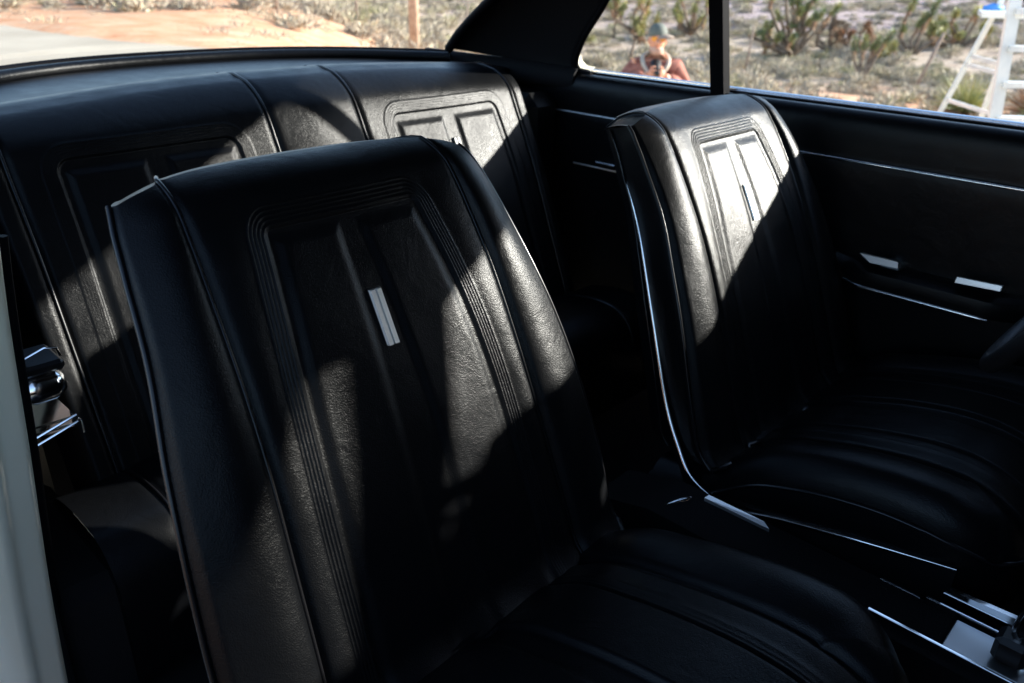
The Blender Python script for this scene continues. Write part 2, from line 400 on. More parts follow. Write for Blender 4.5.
def crown(cx,cz,w,h,n,stem,depth=.8,up=.6,seg=.4,rr=None):
    """n arms spread over an ellipse w x h around (cx,cz), all leaving the stem point"""
    rr=rr or R_; A=[]
    seg*=1.5
    for _ in range(max(5,int(n*.62))):
        a=rr.uniform(0,6.28); q=math.sqrt(rr.random()); x=cx+w*.5*q*math.cos(a); z=cz+h*.5*q*math.sin(a); y=rr.uniform(-1,1)*w*.5*depth
        dx=(x-cx)*.6/w+rr.gauss(0,.25); dz=up+rr.gauss(0,.2)
        l=math.hypot(dx,dz)+1e-6; dx*=seg/l; dz*=seg/l
        A.append([stem[0],stem[1]] and [(stem[0],stem[1]),((stem[0]+x-dx)/2+rr.gauss(0,.08),(stem[1]+z-dz)/2,y*.5),(x-dx,z-dz,y),(x,z,y+rr.gauss(0,.1))])
    return A
J=joshua
J((-24.94,33.86),[[(0,0),(.12,.6),(.25,1.2),(.3,1.6)]]+crown(.35,2.0,2.0,1.5,26,(.25,1.15)),'Joshua tree with a thin leaning trunk and round yellow-green crown above the man',rad=.22,trunk_r=.09)
J((-29.5,46.7),crown(.0,1.6,2.3,1.6,24,(0,.2)),'wide bushy yellow-green Joshua tree close left of the window post',rad=.24)
J((-31.0,36.9),[[(-.9,.2),(-.2,.7),(.3,1.0),(.9,1.5)],[(-.4,.5),(-.5,.9),(0,1.6),(.8,2.2)],[(-.9,.2),(-.4,.3),(.2,.45),(.9,.6)]],'sprawling Joshua tree with brown leaning arms at the rear corner of the quarter window',rad=.24,leaf='leaf_dark')
J((-32.5,42.5),[[(0,0),(.05,.8),(.1,1.4)]]+crown(.0,2.0,1.7,.7,12,(.08,1.3)),'small flat-topped Joshua tree on a thin trunk behind the sprawling one',rad=.24,trunk_r=.07)
J((-20.45,42.47),crown(-1.0,1.5,2.4,1.6,22,(.0,.3),rr=random.Random(3))+crown(.2,2.6,1.9,1.5,12,(.3,1.2),rr=random.Random(9))+[[(0,.1),(.7,1.0),(1.3,1.7),(1.9,2.5)],[(0,.1),(.5,1.0),(.8,1.6),(1.2,2.2)],[(0,.1),(.2,.9),(.4,1.3),(.7,1.9)],[(0,.3),(-.5,2),(-.7,2.8),(-.6,3.6)],[(.0,.1),(-.1,.2),(-.1,.3),(-.05,.8)],[(0,.3),(-.9,1.5),(-1.4,2.3),(-1.3,2.9)]],'big many-armed Joshua tree, the largest beyond the driver window',rad=.27,leaf='leaf_dark')
J((-20.62,47.69),crown(0,1.1,1.9,1.2,20,(0,.1),up=.5),'dark grey-brown leafless-looking Joshua clump right of the largest one',rad=.2,leaf='bark',green=.8)
J((-18.9,47.3),crown(0,1.0,2.1,1.2,14,(0,.1)),'orange-brown Joshua clump with few green tips in mid distance',rad=.25,leaf='deadleaf',green=.5)
J((-14.12,36.14),[[(0,0),(-.2,.5),(-.35,.75),(-.45,1.45)],[(0,0),(-.05,.5),(-.05,.8),(-.05,1.5)],[(0,0),(.15,.5),(.25,.8),(.45,1.5)],[(0,0),(.3,.5),(.5,1.0),(.9,1.75)],[(.1,.1),(.2,.4),(.3,.9),(.3,1.2)]],'Joshua plant with four upright green tufts on orange stems',rad=.22,leaf='leaf_dark',green=.62)
J((-16.29,49.01),[[(0,0),(-.9,.9),(-.8,1.5),(-.45,2.6)],[(0,0),(-.8,.4),(-.8,.8),(-.75,1.3)],[(0,0),(.1,.9),(.2,1.3),(.6,2.4)],[(0,0),(.0,.6),(.1,1.2),(.2,1.9)],[(0,0),(.5,.6),(.8,.8),(1.1,1.2)],[(0,0),(-.3,.7),(-.15,1.0),(0,1.6)]],'Joshua tree of several tall dark-green arms behind the leaning fence post',rad=.27,leaf='leaf_dark')
J((-16.7,45.6),crown(0,.8,1.1,.9,7,(0,.1)),'small Joshua tree with an orange base between two taller ones',rad=.25)
J((-15.31,53.36),crown(-.2,1.2,3.4,1.9,26,(0,.1),rr=random.Random(21)),'brownish spreading Joshua clump left of the white stepladder',rad=.3,leaf='leaf')
J((-44,22),crown(0,.8,1.1,1.,7,(0,.1)),'far small Joshua tree above the road verge in the rear window',rad=.22)
J((-52,37),crown(0,1,1.6,1.4,12,(0,.1)),'far round Joshua tree right of the utility pole',rad=.26)
def yucca(loc,label,n,L,leaf,parent_kind='yucca'):
    root=empty(parent_kind,(loc[0],loc[1],terrain(loc[0],loc[1]))); r=random.Random(len(label))
    m=MB();d=MB()
    for k in range(n):
        u=r.uniform(-.15,1);th=r.uniform(0,6.28);q=math.sqrt(max(0,1-u*u)); dd=Vector((q*math.cos(th),q*math.sin(th),u)); s=dd.cross(Vector((r.gauss(0,1),r.gauss(0,1),r.gauss(0,1)))).normalized()*.022
        t=m if u>.12 else d; b=len(t.V); p=Vector((0,0,.25)); t.V+=[tuple(p+dd*.1-s),tuple(p+dd*.1+s),tuple(p+dd*L*r.uniform(.8,1.1))]; t.F.append((b,b+1,b+2))
    m.build('leaves',M[leaf],root)
    if d.F: d.build('dead_leaves',M['deadleaf'],root)
    st=MB().tube([(0,0,-.1),(0,0,.3)],.12,8).build('stem',M['bark'],root,True)
    tag(root,label,'yucca'); return root
yucca((-6.6,24.6),'green spiky yucca rosette seen through the stepladder rungs',420,1.15,'leaf')
yucca((-5.2,26.2),'drooping orange-brown dead-leaved yucca right of the ladder rail',420,1.1,'deadleaf')
yucca((-4.4,23.6),'dark green yucca low behind the ladder steps',300,.9,'leaf_dark')

# fence posts and pole
M['wood']=mat('weathered_wood',(.27,.2,.15),.85,spec=.15,build=vegf([(.4,(.20,.14,.11)),(.7,(.36,.28,.22))],8))
M['wood_pole']=mat('pole_wood',(.42,.28,.18),.85,spec=.15,build=vegf([(.4,(.34,.23,.16)),(.7,(.50,.37,.27))],5))
def post(x,y,h,lean,r,label,m='wood'):
    z=terrain(x,y)-.1; P=[(0,0,0),(lean*.5+.01,.01,h*.5),(lean,0,h)]
    o=MB().tube([Vector(p) for p in P],[r*1.1,r,r*.85],8).build('fence_post',M[m],None,True); o.location=(x,y,z); tag(o,label,'fence post','fence posts across the scrub'); return o
post(-10.98,33.61,2.35,.65,.07,'grey weathered fence post leaning right in front of the many-armed Joshua tree')
post(-19.37,35.58,2.1,.15,.05,'thin straight fence post just right of the window post')
post(-22.3,12.5,2.0,.0,.035,'thin fence post left of the utility pole, second from it')
post(-28.2,19.6,2.6,.02,.05,'thin dark fence post nearest the utility pole on its left')
post(-30.5,27.5,2.2,.5,.045,'thin fence post leaning right by the rear roof pillar')
post(-26.0,12.0,1.2,0,.06,'short orange-brown post at the top left of the rear window','wood_pole')
p=MB().tube([(0,0,-.5),(.03,0,3),(.08,0,8.5)],[.175,.165,.13],14)
po=empty('utility_pole',(-21.4,16.9,terrain(-21.4,16.9)))
p.build('pole',M['wood_pole'],po,True)
cb=MB().box(-.05,.05,-1.1,1.1,7.8,7.92,.01).build('crossarm',M['wood_pole'],po)
for yy in (-1,-.4,.4,1): MB().lathe([(0,7.92),(.05,7.93),(.07,7.98),(.04,8.05),(.06,8.1),(0,8.14)],(0,yy,0),'z',12).build('insulator',M['glass'],po,True)
tag(po,'round wooden utility pole rising from the orange verge behind the car','utility pole')
# guy wire
w=MB().tube([(-34,76,9),(-31.5,72.0,-3.2)],.05,5).build('guy_wire',M['satin'],None,True); tag(w,'thin pale slanting wire left of the stepladder','wire')
# distant parked car, a few pixels
dc=empty('distant_car',(-50.4,43.2,terrain(-50.4,43.2)),.7)
M['white']=mat('white_paint',(.75,.72,.70),.35)
b=MB(); b.extrude_poly([(-2.1,.35),(-2.1,.85),(-1.3,.98),(-.8,1.4),(.8,1.42),(1.3,1.0),(2.1,.85),(2.1,.35)],'y',-.85,.85); b.build('body',M['white'],dc)
for sx in (-1.3,1.3):
    for sy in (-.86,.86): MB().lathe([(0,-.1),(.3,-.1),(.33,-.06),(.33,.06),(.3,.1),(0,.1)],(sx,sy,.33),'y',20).build('wheel',M['rubber'],dc,True)
MB().extrude_poly([(-1.1,1.0),(-.75,1.33),(.75,1.34),(1.1,1.02)],'y',-.856,.856).build('window',M['dark_hole'],dc)
tag(dc,'tiny pale parked car in the far scrub right of the utility pole','car')

# ------------------------------------------------------------------ stepladder
M['blue_cloth']=mat('blue_cloth',(.08,.30,.75),.7)
M['alu']=mat('aluminium',(.72,.74,.75),.35,metal=.35,build=vegf([(.3,(.55,.56,.56)),(.7,(.72,.71,.68))],9))
LA=(Vector((-1.380,5.195,.35)),Vector((-1.443,5.181,1.073)))
LB=(Vector((-1.886,5.788,.276)),Vector((-1.633,5.649,1.06)))
LC=(Vector((-1.527,5.572,.585)),Vector((-1.596,5.761,.273)))
LZ=(.687,.627,.37,.10,1.2,1.5)
def ladder():
    gz=terrain(-1.3,5.3); root=empty('stepladder',(-1.3,5.3,gz)); O=Vector((-1.3,5.3,gz))
    up=Vector((0,0,1)); rt=Vector((.73,.68,0)).normalized()
    def beam(name,a,b,w,d,dirw=None,mt='alu'):
        a=Vector(a)-O;b=Vector(b)-O;t=(b-a).normalized(); s=(dirw or rt); s=(s-t*s.dot(t)).normalized(); u=t.cross(s); V=[]
        for p in (a,b):
            for i,j in ((-1,-1),(1,-1),(1,1),(-1,1)): V.append(p+s*w*.5*i+u*d*.5*j)
        return MB().add(V,[(3,2,1,0),(4,5,6,7),(0,1,5,4),(1,2,6,5),(2,3,7,6),(3,0,4,7)]).build(name,M[mt],root)
    def ext(a,b,z0,z1):
        a=Vector(a);b=Vector(b); f=lambda z:a+(b-a)*((z-a.z)/(b.z-a.z)); return f(z0),f(z1)
    Z1=1.75
    A0,A1=ext(LA[0],LA[1],gz,Z1)                     # near wide rail
    B0,B1=A0+rt*.60,A1+rt*.42
    C0,C1=ext(LB[0],LB[1],gz,Z1)                     # thin rear rail splayed to the left
    beam('rail',A0,A1,.078,.03); beam('rail',B0,B1,.078,.03)
    for k in range(1,10):
        z=.574+.217*(k-5); t=(z-gz)/(Z1-gz)
        if 0<t<1: beam('step',A0.lerp(A1,t),B0.lerp(B1,t),.035,.09,dirw=up)
    beam('back_rail',C0,C1,.034,.02)
    E0,E1=LC[0],LC[1]; Dd=(E0-E1); E2=E1-Dd*((E1.z-gz)/Dd.z); beam('back_rail',E2,E0,.034,.02)
    for z in (LZ): 
        p=C0+(C1-C0)*((z-gz)/(Z1-gz)); q=A0+(A1-A0)*((z-gz)/(Z1-gz)); q=q+(p-q)*.02
        beam('brace',p,q+Vector((-.05,.12,0)),.026,.014,dirw=up)
    beam('paint_shelf',C0+(C1-C0)*((.98-gz)/(Z1-gz))+rt*.05,A0+(A1-A0)*((.98-gz)/(Z1-gz))-rt*.02,.03,.3,dirw=up)
    tag(root,'tall white-metal stepladder standing on the embankment beside the car','stepladder')
    gl=MB().tube([O*0+Vector((0,0,0)),Vector((.05,.03,.01)),Vector((.10,.07,0))],[.022,.03,.02],8).build('cloth',M['blue_cloth'],None,True)
    gl.location=C0+(C1-C0)*((1.0-gz)/(Z1-gz))-rt*.09; tag(gl,'small bright blue cloth hanging at the stepladder shelf','cloth')
    return root,gz
lad,lgz=ladder()

# ------------------------------------------------------------------ man behind the quarter window
M['skin']=mat('skin',(.60,.27,.16),.55); M['coat']=mat('brown_suede',(.20,.075,.05),.85,spec=.2,build=vegf([(.35,(.09,.03,.025)),(.5,(.24,.08,.055)),(.68,(.36,.15,.11))],9))
M['fleece']=mat('cream_fleece',(.50,.43,.34),.95,spec=.1); M['jeans']=mat('blue_denim',(.06,.09,.16),.85); M['capgrey']=mat('grey_cap',(.11,.12,.10),.8)
M['orange']=mat('amber_lens',(.75,.30,.04),.2); M['beard']=mat('white_beard',(.50,.32,.24),.9)
def skinmesh(name,verts,edges,radii,matn,parent,sub=2):
    me=bpy.data.meshes.new(name); me.from_pydata(verts,edges,[]); me.update(); o=link(name,me,M[matn],parent,False)
    md=o.modifiers.new('skin','SKIN'); 
    for i,r in enumerate(radii):
        rr=r if hasattr(r,'__len__') else (r,r); me.skin_vertices[0].data[i].radius=rr
    me.skin_vertices[0].data[0].use_root=True
    md.use_smooth_shade=True
    s=o.modifiers.new('sub','SUBSURF'); s.levels=sub; s.render_levels=sub
    return o
def ellip(c,r,n=24,m=16,fn=None):
    b=MB();P=[]
    for i in range(m+1):
        th=PI*i/m; row=[]
        for k in range(n):
            a=2*PI*k/n; v=Vector((math.sin(th)*math.cos(a),math.sin(th)*math.sin(a),math.cos(th)))
            if fn: v=fn(v)
            row.append((c[0]+v.x*r[0],c[1]+v.y*r[1],c[2]+v.z*r[2]))
        P.append(row)
    b.grid(P,closed_u=True); return b
def man():
    x,y=-4.57,5.94; gz=terrain(x,y)+.10
    # local frame: -y faces the car (turned a little), x to his left/right of view
    root=empty('person',(x,y,gz), math.atan2(-.66,-.75)*0+math.radians(38)); 
    # body: one skinned figure
    V=[(0,0,.95),(0,0,1.15),(0,-.01,1.36),(0,0,1.48),(0,-.02,1.56),(0,-.03,1.66),(0,-.03,1.74),
       (.10,0,.90),(.11,-.03,.50),(.12,0,.10),(.12,-.14,.04),
       (-.10,0,.90),(-.12,-.05,.50),(-.13,0,.10),(-.13,-.14,.04),
       (.19,0,1.41),(.30,-.09,1.17),(.07,-.27,1.36),
       (-.19,0,1.41),(-.32,-.10,1.18),(-.06,-.28,1.37)]
    E=[(0,1),(1,2),(2,3),(3,4),(4,5),(5,6),(0,7),(7,8),(8,9),(9,10),(0,11),(11,12),(12,13),(13,14),(2,15),(15,16),(16,17),(2,18),(18,19),(19,20)]
    Rr=[(.17,.12),(.16,.12),(.18,.12),(.08,.08),(.058,.06),(.075,.085),(.06,.075),.085,.062,.045,.04,.085,.062,.045,.04,.07,.052,.034,.07,.052,.034]
    body=skinmesh('body',V,E,Rr,'skin',root)
    # coat torso and sleeves
    V=[(0,0,.86),(0,0,1.05),(0,0,1.22),(0,.01,1.38),(0,.01,1.45),(.20,.0,1.40),(.31,-.09,1.17),(.10,-.24,1.34),(-.20,0,1.40),(-.33,-.10,1.18),(-.10,-.25,1.36)]
    E=[(0,1),(1,2),(2,3),(3,4),(3,5),(5,6),(6,7),(3,8),(8,9),(9,10)]
    skinmesh('coat',V,E,[(.21,.155),(.2,.15),(.2,.15),(.19,.14),(.12,.10),(.105,.10),.095,.07,(.105,.10),.095,.07],'coat',root)
    # trousers
    V=[(0,0,.93),(.11,0,.86),(.115,-.03,.50),(.12,0,.12),(-.11,0,.86),(-.125,-.05,.50),(-.13,0,.12)]
    skinmesh('trousers',V,[(0,1),(1,2),(2,3),(0,4),(4,5),(5,6)],[(.17,.14),.11,.085,.07,.11,.085,.07],'jeans',root)
    for s in (-1,1):
        MB().box(s*.125-.05,s*.125+.05,-.22,.07,.0,.10,.025).build('boot',M['bark'],root)
    # shirt front and fleece collar
    MB().tube([(.0,-.135,1.10),(0,-.15,1.25),(0,-.135,1.38),(0,-.09,1.46)],[.05,.055,.06,.05],10).build('shirt',M['dark_hole'],root,True)
    col=MB(); P=spline([(-.035,-.17,1.30),(-.075,-.155,1.37),(-.12,-.10,1.44),(-.11,.02,1.50),(0,.09,1.53),(.11,.02,1.50),(.12,-.10,1.44),(.075,-.155,1.37),(.035,-.17,1.30)],5)
    col.tube(P,[.014+.010*math.sin(PI*i/(len(P)-1)) for i in range(len(P))],10); col.build('collar',M['fleece'],root,True)
    # head: face parts
    hd=ellip((0,-.045,1.64),(.078,.098,.118),28,20,lambda v:Vector((v.x*(1-.18*max(0,-v.z)),v.y*(1+.06*(v.y<0)),v.z)))
    n=MB().tube([(0,-.135,1.665),(0,-.165,1.625),(0,-.150,1.610)],[.012,.018,.014],8)
    hd.add(n.V,n.F)
    for s in (-1,1):
        e=ellip((s*.080,-.035,1.64),(.010,.022,.034),10,8); hd.add(e.V,e.F)
    hd.build('head',M['skin'],root,True)
    bd=ellip((0,-.075,1.565),(.064,.078,.055),22,14); bd.build('beard',M['beard'],root,True)
    ellip((0,-.150,1.583),(.022,.010,.007),12,8).build('mouth',M['skin'],root,True)
    gl=MB()
    for s in (-1,1):
        P=[(s*.036+.03*math.cos(a),-.140-.004*math.sin(a),1.665+.021*math.sin(a)) for a in [k*PI/8 for k in range(16)]]
        gl.add([(p[0],p[1]-.006,p[2]) for p in P]+[(p[0],p[1]+.002,p[2]) for p in P],[tuple(range(15,-1,-1)),tuple(range(16,32))]+[(k,(k+1)%16,16+(k+1)%16,16+k) for k in range(16)])
    gl.build('sunglasses',M['orange'],root)
    cap=MB();P=[]
    for i in range(10):
        th=PI/2*i/9
        P.append([(.092*math.cos(a)*math.sin(th+.001),-.03+.108*math.sin(a)*math.sin(th+.001),1.70+.10*math.cos(th)) for a in [k*2*PI/24 for k in range(24)]])
    P.append([(p[0]*.98,p[1]*.98-.001,p[2]-.02) for p in P[-1]])
    cap.grid(P,True); cp=cap.build('cap',M['capgrey'],root,True)
    br=MB();P=[]
    for i in range(7):
        q=i/6; P.append([((.088+.0*q)*math.sin(a)*(1+.05*q),-.03-(.10+.085*q)*math.cos(a),1.70-.022*q*q-.02*abs(math.sin(a))**2) for a in [(-1.15+2.3*k/14) for k in range(15)]])
    br.grid(P); bo=br.build('brim',M['wood'],cp,True); bo.location=(0,0,0); bo.matrix_local=Matrix.Translation((0,-.03,0))@Matrix.Rotation(math.radians(48),4,'Z')@Matrix.Translation((0,.03,0)); so=bo.modifiers.new('s','SOLIDIFY'); so.thickness=.006
    # hands closed on a small black camera
    for s in (-1,1):
        hb=MB(); wx=s*.065; wy=-.27; wz=1.165
        pal=ellip((s*.050,-.305,1.175),(.028,.046,.044),14,10); hb.add(pal.V,pal.F)
        for f in range(4):
            z0=1.205-f*.021; l=(.030,.034,.031,.024)[f]
            hb.tube([(s*.052,-.335,z0),(s*.040,-.357,z0+.003),(s*.040-s*l*.8,-.362,z0),(s*.038-s*l*1.15,-.350,z0-.003)],[.010,.0095,.009,.007],8)
        hb.tube([(s*.052,-.285,1.205),(s*.045,-.295,1.232),(s*.022,-.312,1.236)],[.012,.011,.009],8)
        hb.V=[(p[0],p[1],p[2]+.20) for p in hb.V]; hb.build('hand',M['skin'],root,True)
    tag(root,'bearded man in brown fleece-collared coat, cap and amber glasses outside the quarter window','person')
    cam=empty('camera',(0,0,0)); cm=MB().box(-.035,.035,-.348,-.300,1.15,1.222,.006); cam_o=cm.build('camera_body',M['black_metal'],cam)
    ln=MB().lathe([(0,-.39),(.024,-.39),(.026,-.35),(.026,-.34)],(0,0,1.185),'y',18).build('lens',M['black_metal'],cam,True)
    cam.location=root.location+Vector((0,0,.20)); cam.rotation_euler=root.rotation_euler; tag(cam,'small black camera held in the bearded man\'s hands','camera')
man()

SKYS,SUNE,EXPO=.13,5.0,1.9
# ------------------------------------------------------------------ THE CAR
car=empty('car',(0,0,0)); tag(car,'cream classic two-door car with black vinyl bucket seats, seen through its open passenger door','car')
def part(mb,name,m,parent=car,auto=35,smooth=None):
    o=mb.build(name,M[m],parent)
    if auto: autosmooth(o,auto)
    return o

# ---------- bucket seat (local frame: origin car coords minus seat centre y)
def cols():
    keys=[0,.012,.088,.095,.1115,.166,.205]
    return keys
def Pz(z): return hsm(z,[(.42,-.455),(.50,-.478),(.65,-.530),(.78,-.582),(.89,-.636),(.93,-.660),(.97,-.686),(1.0,-.710),(1.025,-.738)])
def Wz(z): return hsm(z,[(.42,.272),(.5,.275),(.65,.272),(.8,.256),(.9,.236),(.96,.226),(1.02,.214)])
def Sz(z): return hsm(z,[(.42,.190),(.6,.182),(.78,.172),(.9,.168),(1.02,.163)])
def Oz(z): return hsm(z,[(.42,.150),(.6,.146),(.77,.137),(.9,.122),(.975,.111),(1.02,.108)])
def Iz(z): return Oz(z)-.0165
def PO(z): return Iz(z)-.009
def PI_(z): return hsm(z,[(.42,.026),(.75,.020),(.9,.014),(.96,.011),(1.02,.011)])
ZB,ZT=.515,1.014
def bump(x,w): return np.exp(-(x/w)**2)
def seat_disp(y,z,phase=0.):
    """height of upholstery above the base curve, along +x"""
    a=np.abs(y); S=Sz(z);W=Wz(z);O=Oz(z);I=Iz(z)
    d=np.zeros_like(y)
    t=np.clip((a-S)/(W-S),0,1)
    zt=sm(z,1.02,.93)
    lob=np.sin(PI*np.clip(t,0,1)**.8)
    d+=.012*lob*(.35+.65*zt)*(a>S)
    d-=.006*bump(a-S,.005)
    # shoulder between border and seam: soft swell
    t2=np.clip((a-O)/(S-O),0,1); d+=.003*np.sin(PI*t2)*zt
    # roll back at side near the top
    d-=t**1.6*hsm(z,[(.42,.012),(.7,.004),(.8,.003),(.88,.007),(.93,.012),(.98,.020),(1.02,.028)])
    # roll at perimeter last 8mm
    d-=.010*sm(t,.86,1.0)
    # top roll
    tt=np.clip((z-.985)/(ZT-.985),0,1); d-=.040*(1-np.sqrt(np.maximum(0,1-tt**2)))
    # embossed border: rounded U, ridges
    rr=.009; aa=a-I; bb=z-.966
    q=np.hypot(np.maximum(aa+rr,0),np.maximum(bb+rr,0))-rr+np.minimum(np.maximum(aa,bb)+rr,0)
    fade=sm(z,.50,.60)
    for k in range(5):
        d+=.0010*bump(q-(.0012+.0040*k),.0010)*(.3+.7*fade)
    d-=.0022*sm(q,.0,-.005)              # inside the border is sunk
    # pads
    ip=PI_(z);op=PO(z);zt_=.956
    e=np.minimum(np.minimum(a-ip,op-a),zt_-z)
    pad=sm(e,-.002,.011)
    d+=.0036*pad
    # broad wear undulation
    d+=.0012*np.sin(23*z+9*y+phase)*np.sin(31*y+5*z)+.0015*np.sin(14*y+3+phase)*np.cos(11*z)
    return d
def ztop(y,W): 
    u=np.clip(np.abs(y)/W,0,1); return ZT-.015*u**7-.002*u**2
def front_pt(yn_list, vlist):
    pass
def build_seat():
    root=MB()
    # parameter columns in key space
    K=[]
    def seg(a,b,n): K.extend(list(np.linspace(a,b,n,endpoint=False)))
    seg(0,1,9);seg(1,2,26);seg(2,3,8);seg(3,4,46);seg(4,5,18);seg(5,6,34);K.append(6)
    K=np.array(K); KK=np.concatenate([-K[::-1],K[1:]])
    v=np.concatenate([np.linspace(0,.86,140,endpoint=False),np.linspace(.86,.96,170,endpoint=False),np.linspace(.96,1,26)])
    Yg=np.zeros((len(v),len(KK)));Zg=np.zeros_like(Yg)
    for i,vv in enumerate(v):
        z0=ZB+vv*(ZT-ZB)
        ky=np.array([0,float(PI_(z0)),float(PO(z0)),float(Iz(z0)),float(Oz(z0))+.002,float(Sz(z0)),float(Wz(z0))])
        y=np.sign(KK)*np.interp(np.abs(KK),np.arange(7),ky)
        W=float(Wz(z0)); zt=ztop(y,W)
        low=ZB+.006*np.sin(y*31+1)+.004*np.sin(y*67)-.006*np.cos(y*11)     # wavy bottom hem
        z=low+(zt-low)*vv
        Yg[i]=y;Zg[i]=z
    # round top corners
    Xg=Pz(Zg)+seat_disp(Yg,Zg)
    # bottom hem curls forward
    hem=np.clip((ZB+.035-Zg)/.035,0,1); Xg+=.016*hem**2+.004*hem*np.sin(Yg*60)
    tc=np.clip((Zg-(ZT-.050))/.045,0,1); aw=np.clip((np.abs(Yg)-.150)/.06,0,1); Yg*=1-.045*tc**3*aw
    nR,nC=Yg.shape
    mb=MB()
    allrows=[]
    # thickness ring rows: for every row, closed loop front(left->right), side right, back(right->left), side left
    T=lambda z: hsm(z,[(.42,.14),(.6,.13),(.8,.115),(.93,.095),(1.02,.07)])
    nb=14;ns=6
    V=[];F=[]
    for i in range(nR):
        row=[(Xg[i,j],Yg[i,j],Zg[i,j]) for j in range(nC)]
        xR,yR,zR=row[-1]; xL,yL,zL=row[0]; t=float(T(zR)); tb=float(T(Zg[i,nC//2]))
        side=[]
        for k in range(1,ns+1):
            q=k/(ns+1); side.append((xR-t*q-.0*q, yR+.004*math.sin(PI*q)-.5*t*q, zR-.25*t*q))
        back=[]
        yb=yR-.5*t
        for k in range(nb+1):
            y=yb*(1-2*k/nb); u=abs(y)/yb
            zc=Zg[i,nC//2]*(1-u**4)+zR*u**4
            xm=(Xg[i,nC//2]*.4+float(Pz(zc))*.6)
            back.append((xm*(1-u**3)+xR*u**3-t-.012*(1-u*u),y,zc-.25*t))
        sideL=[(p[0],-p[1],p[2]) for p in side[::-1]]
        allrows.append(row+side+back+sideL)
    n=len(allrows[0])
    mb.grid(allrows,closed_u=True)
    base=(nR-1)*n
    # top closure between front edge and back edge
    top=allrows[-1]; front=top[:nC]; bk=top[nC+ns:nC+ns+nb+1][::-1]
    fy=np.array([p[1] for p in front]); 
    rows=[]; us=fy/fy[-1]; by=us*bk[-1][1]; bx=np.interp(by,[p[1] for p in bk],[p[0] for p in bk]); bz=np.interp(by,[p[1] for p in bk],[p[2] for p in bk])
    for k in range(7):
        q=k/6; rows.append([((1-q)*front[j][0]+q*bx[j],(1-q)*fy[j]+q*by[j],(1-q)*front[j][2]+q*bz[j]+.003*math.sin(PI*q)) for j in range(nC)])
    mb.grid(rows)
    bottom=allrows[0]; b0=len(mb.V); mb.V+=[tuple(map(float,p)) for p in bottom]; mb.F.append(tuple(b0+k for k in range(n)))
    return mb,Xg,Yg,Zg,KK,allrows,nC,ns,rows
smb,Xg,Yg,Zg,KK,allrows,nC_,ns_,toprows=build_seat()
seat=empty('bucket_seat',(0,-.385,0)); seat.parent=car
backrest=smb.build('backrest',M['vinyl'],seat,True)
def colpath(k,off=.001,i0=0,step=3):
    j=int(np.argmin(np.abs(KK-k))); idx=list(range(i0,Xg.shape[0],step)); 
    if idx[-1]!=Xg.shape[0]-1: idx.append(Xg.shape[0]-1)
    return [(Xg[i,j]+off,Yg[i,j],Zg[i,j]) for i in idx]
for s in (-1,1):
    P=colpath(5*s,.0015); j=int(np.argmin(np.abs(KK-5*s)))
    P+= [(q[j][0],q[j][1],q[j][2]+.0015) for q in toprows[1:]]
    part(MB().tube(P,.0024,7),'seam_piping','piping',seat,60)
# perimeter piping
L=colpath(-6,.0); Rr=colpath(6,.0)[::-1]; topi=[(Xg[-1,j]-.001,Yg[-1,j],Zg[-1,j]+.001) for j in range(6,Xg.shape[1]-6,6)]
for q in (L,Rr[::-1]):
    s=1 if q[0][1]>0 else -1
    part(MB().tube([(a,b+.001*s,c) for a,b,c in q],.0030,7),'edge_piping','piping',seat,60)
# rear edge piping across the top and down the sides
tp=[allrows[-1][nC_+ns_+k] for k in range(15)]
part(MB().tube([(p[0]+.004,p[1],p[2]+.001) for p in tp],.003,7),'top_piping','piping',seat,60)
# thin outer welt, standing just off the outer edge (visible as second line)
for s in (-1,1):
    w=MB(); P=[]
    for i in range(0,len(allrows),4):
        r=allrows[i]; p=r[nC_+ns_-2] if s>0 else r[-(ns_-1)]
        P.append((p[0],p[1]+s*.002,p[2]))
    w.tube(P,.0022,6); part(w,'rear_welt','piping',seat,60)
# hem strip at the foot of the backrest
h=MB(); P=[(Xg[0,j]+.003,Yg[0,j],Zg[0,j]) for j in range(0,Xg.shape[1],6)]
h.tube(P,.0045,7); part(h,'hem','piping',seat,60)
lf=MB(); jj=[j for j in range(0,Xg.shape[1],3) if -.10<Yg[0,j]<-.03]
lf.grid([[(Xg[0,j]+.006,Yg[0,j],Zg[0,j]-.001) for j in jj],[(Xg[0,j]+.020+.004*math.sin(j),Yg[0,j],Zg[0,j]-.007) for j in jj],[(Xg[0,j]+.030,Yg[0,j],Zg[0,j]-.018) for j in jj]]); part(lf,'lining_flap','beige',seat,60)
# chrome emblem : two vertical bars
em=MB()
zt,zb=.890,.836
for s in (-1,1):
    V=[];
    for z,dx in ((zt,0),(zb,0)):
        x=float(Pz(z))-.0020
        y0,y1=(s*.0004,s*.0078)
        V+=[(x,y0,z),(x,y1,z),(x+.0035,y1-s*.0012,z),(x+.0035,y0+s*.0008,z)]
    em.add(V,[(0,1,2,3),(7,6,5,4),(0,4,5,1),(1,5,6,2),(2,6,7,3),(3,7,4,0)])
part(em,'emblem','satin',seat,30)
eb=MB(); V=[]
for z in (zt+.001,zb-.001):
    x=float(Pz(z)); V+=[(x-.008,-.0084,z),(x-.008,.0084,z),(x-.0018,.0084,z),(x-.0018,-.0084,z)]
eb.add(V,[(0,1,2,3),(7,6,5,4),(0,4,5,1),(1,5,6,2),(2,6,7,3),(3,7,4,0)]); part(eb,'emblem_base','black_metal',seat,30)
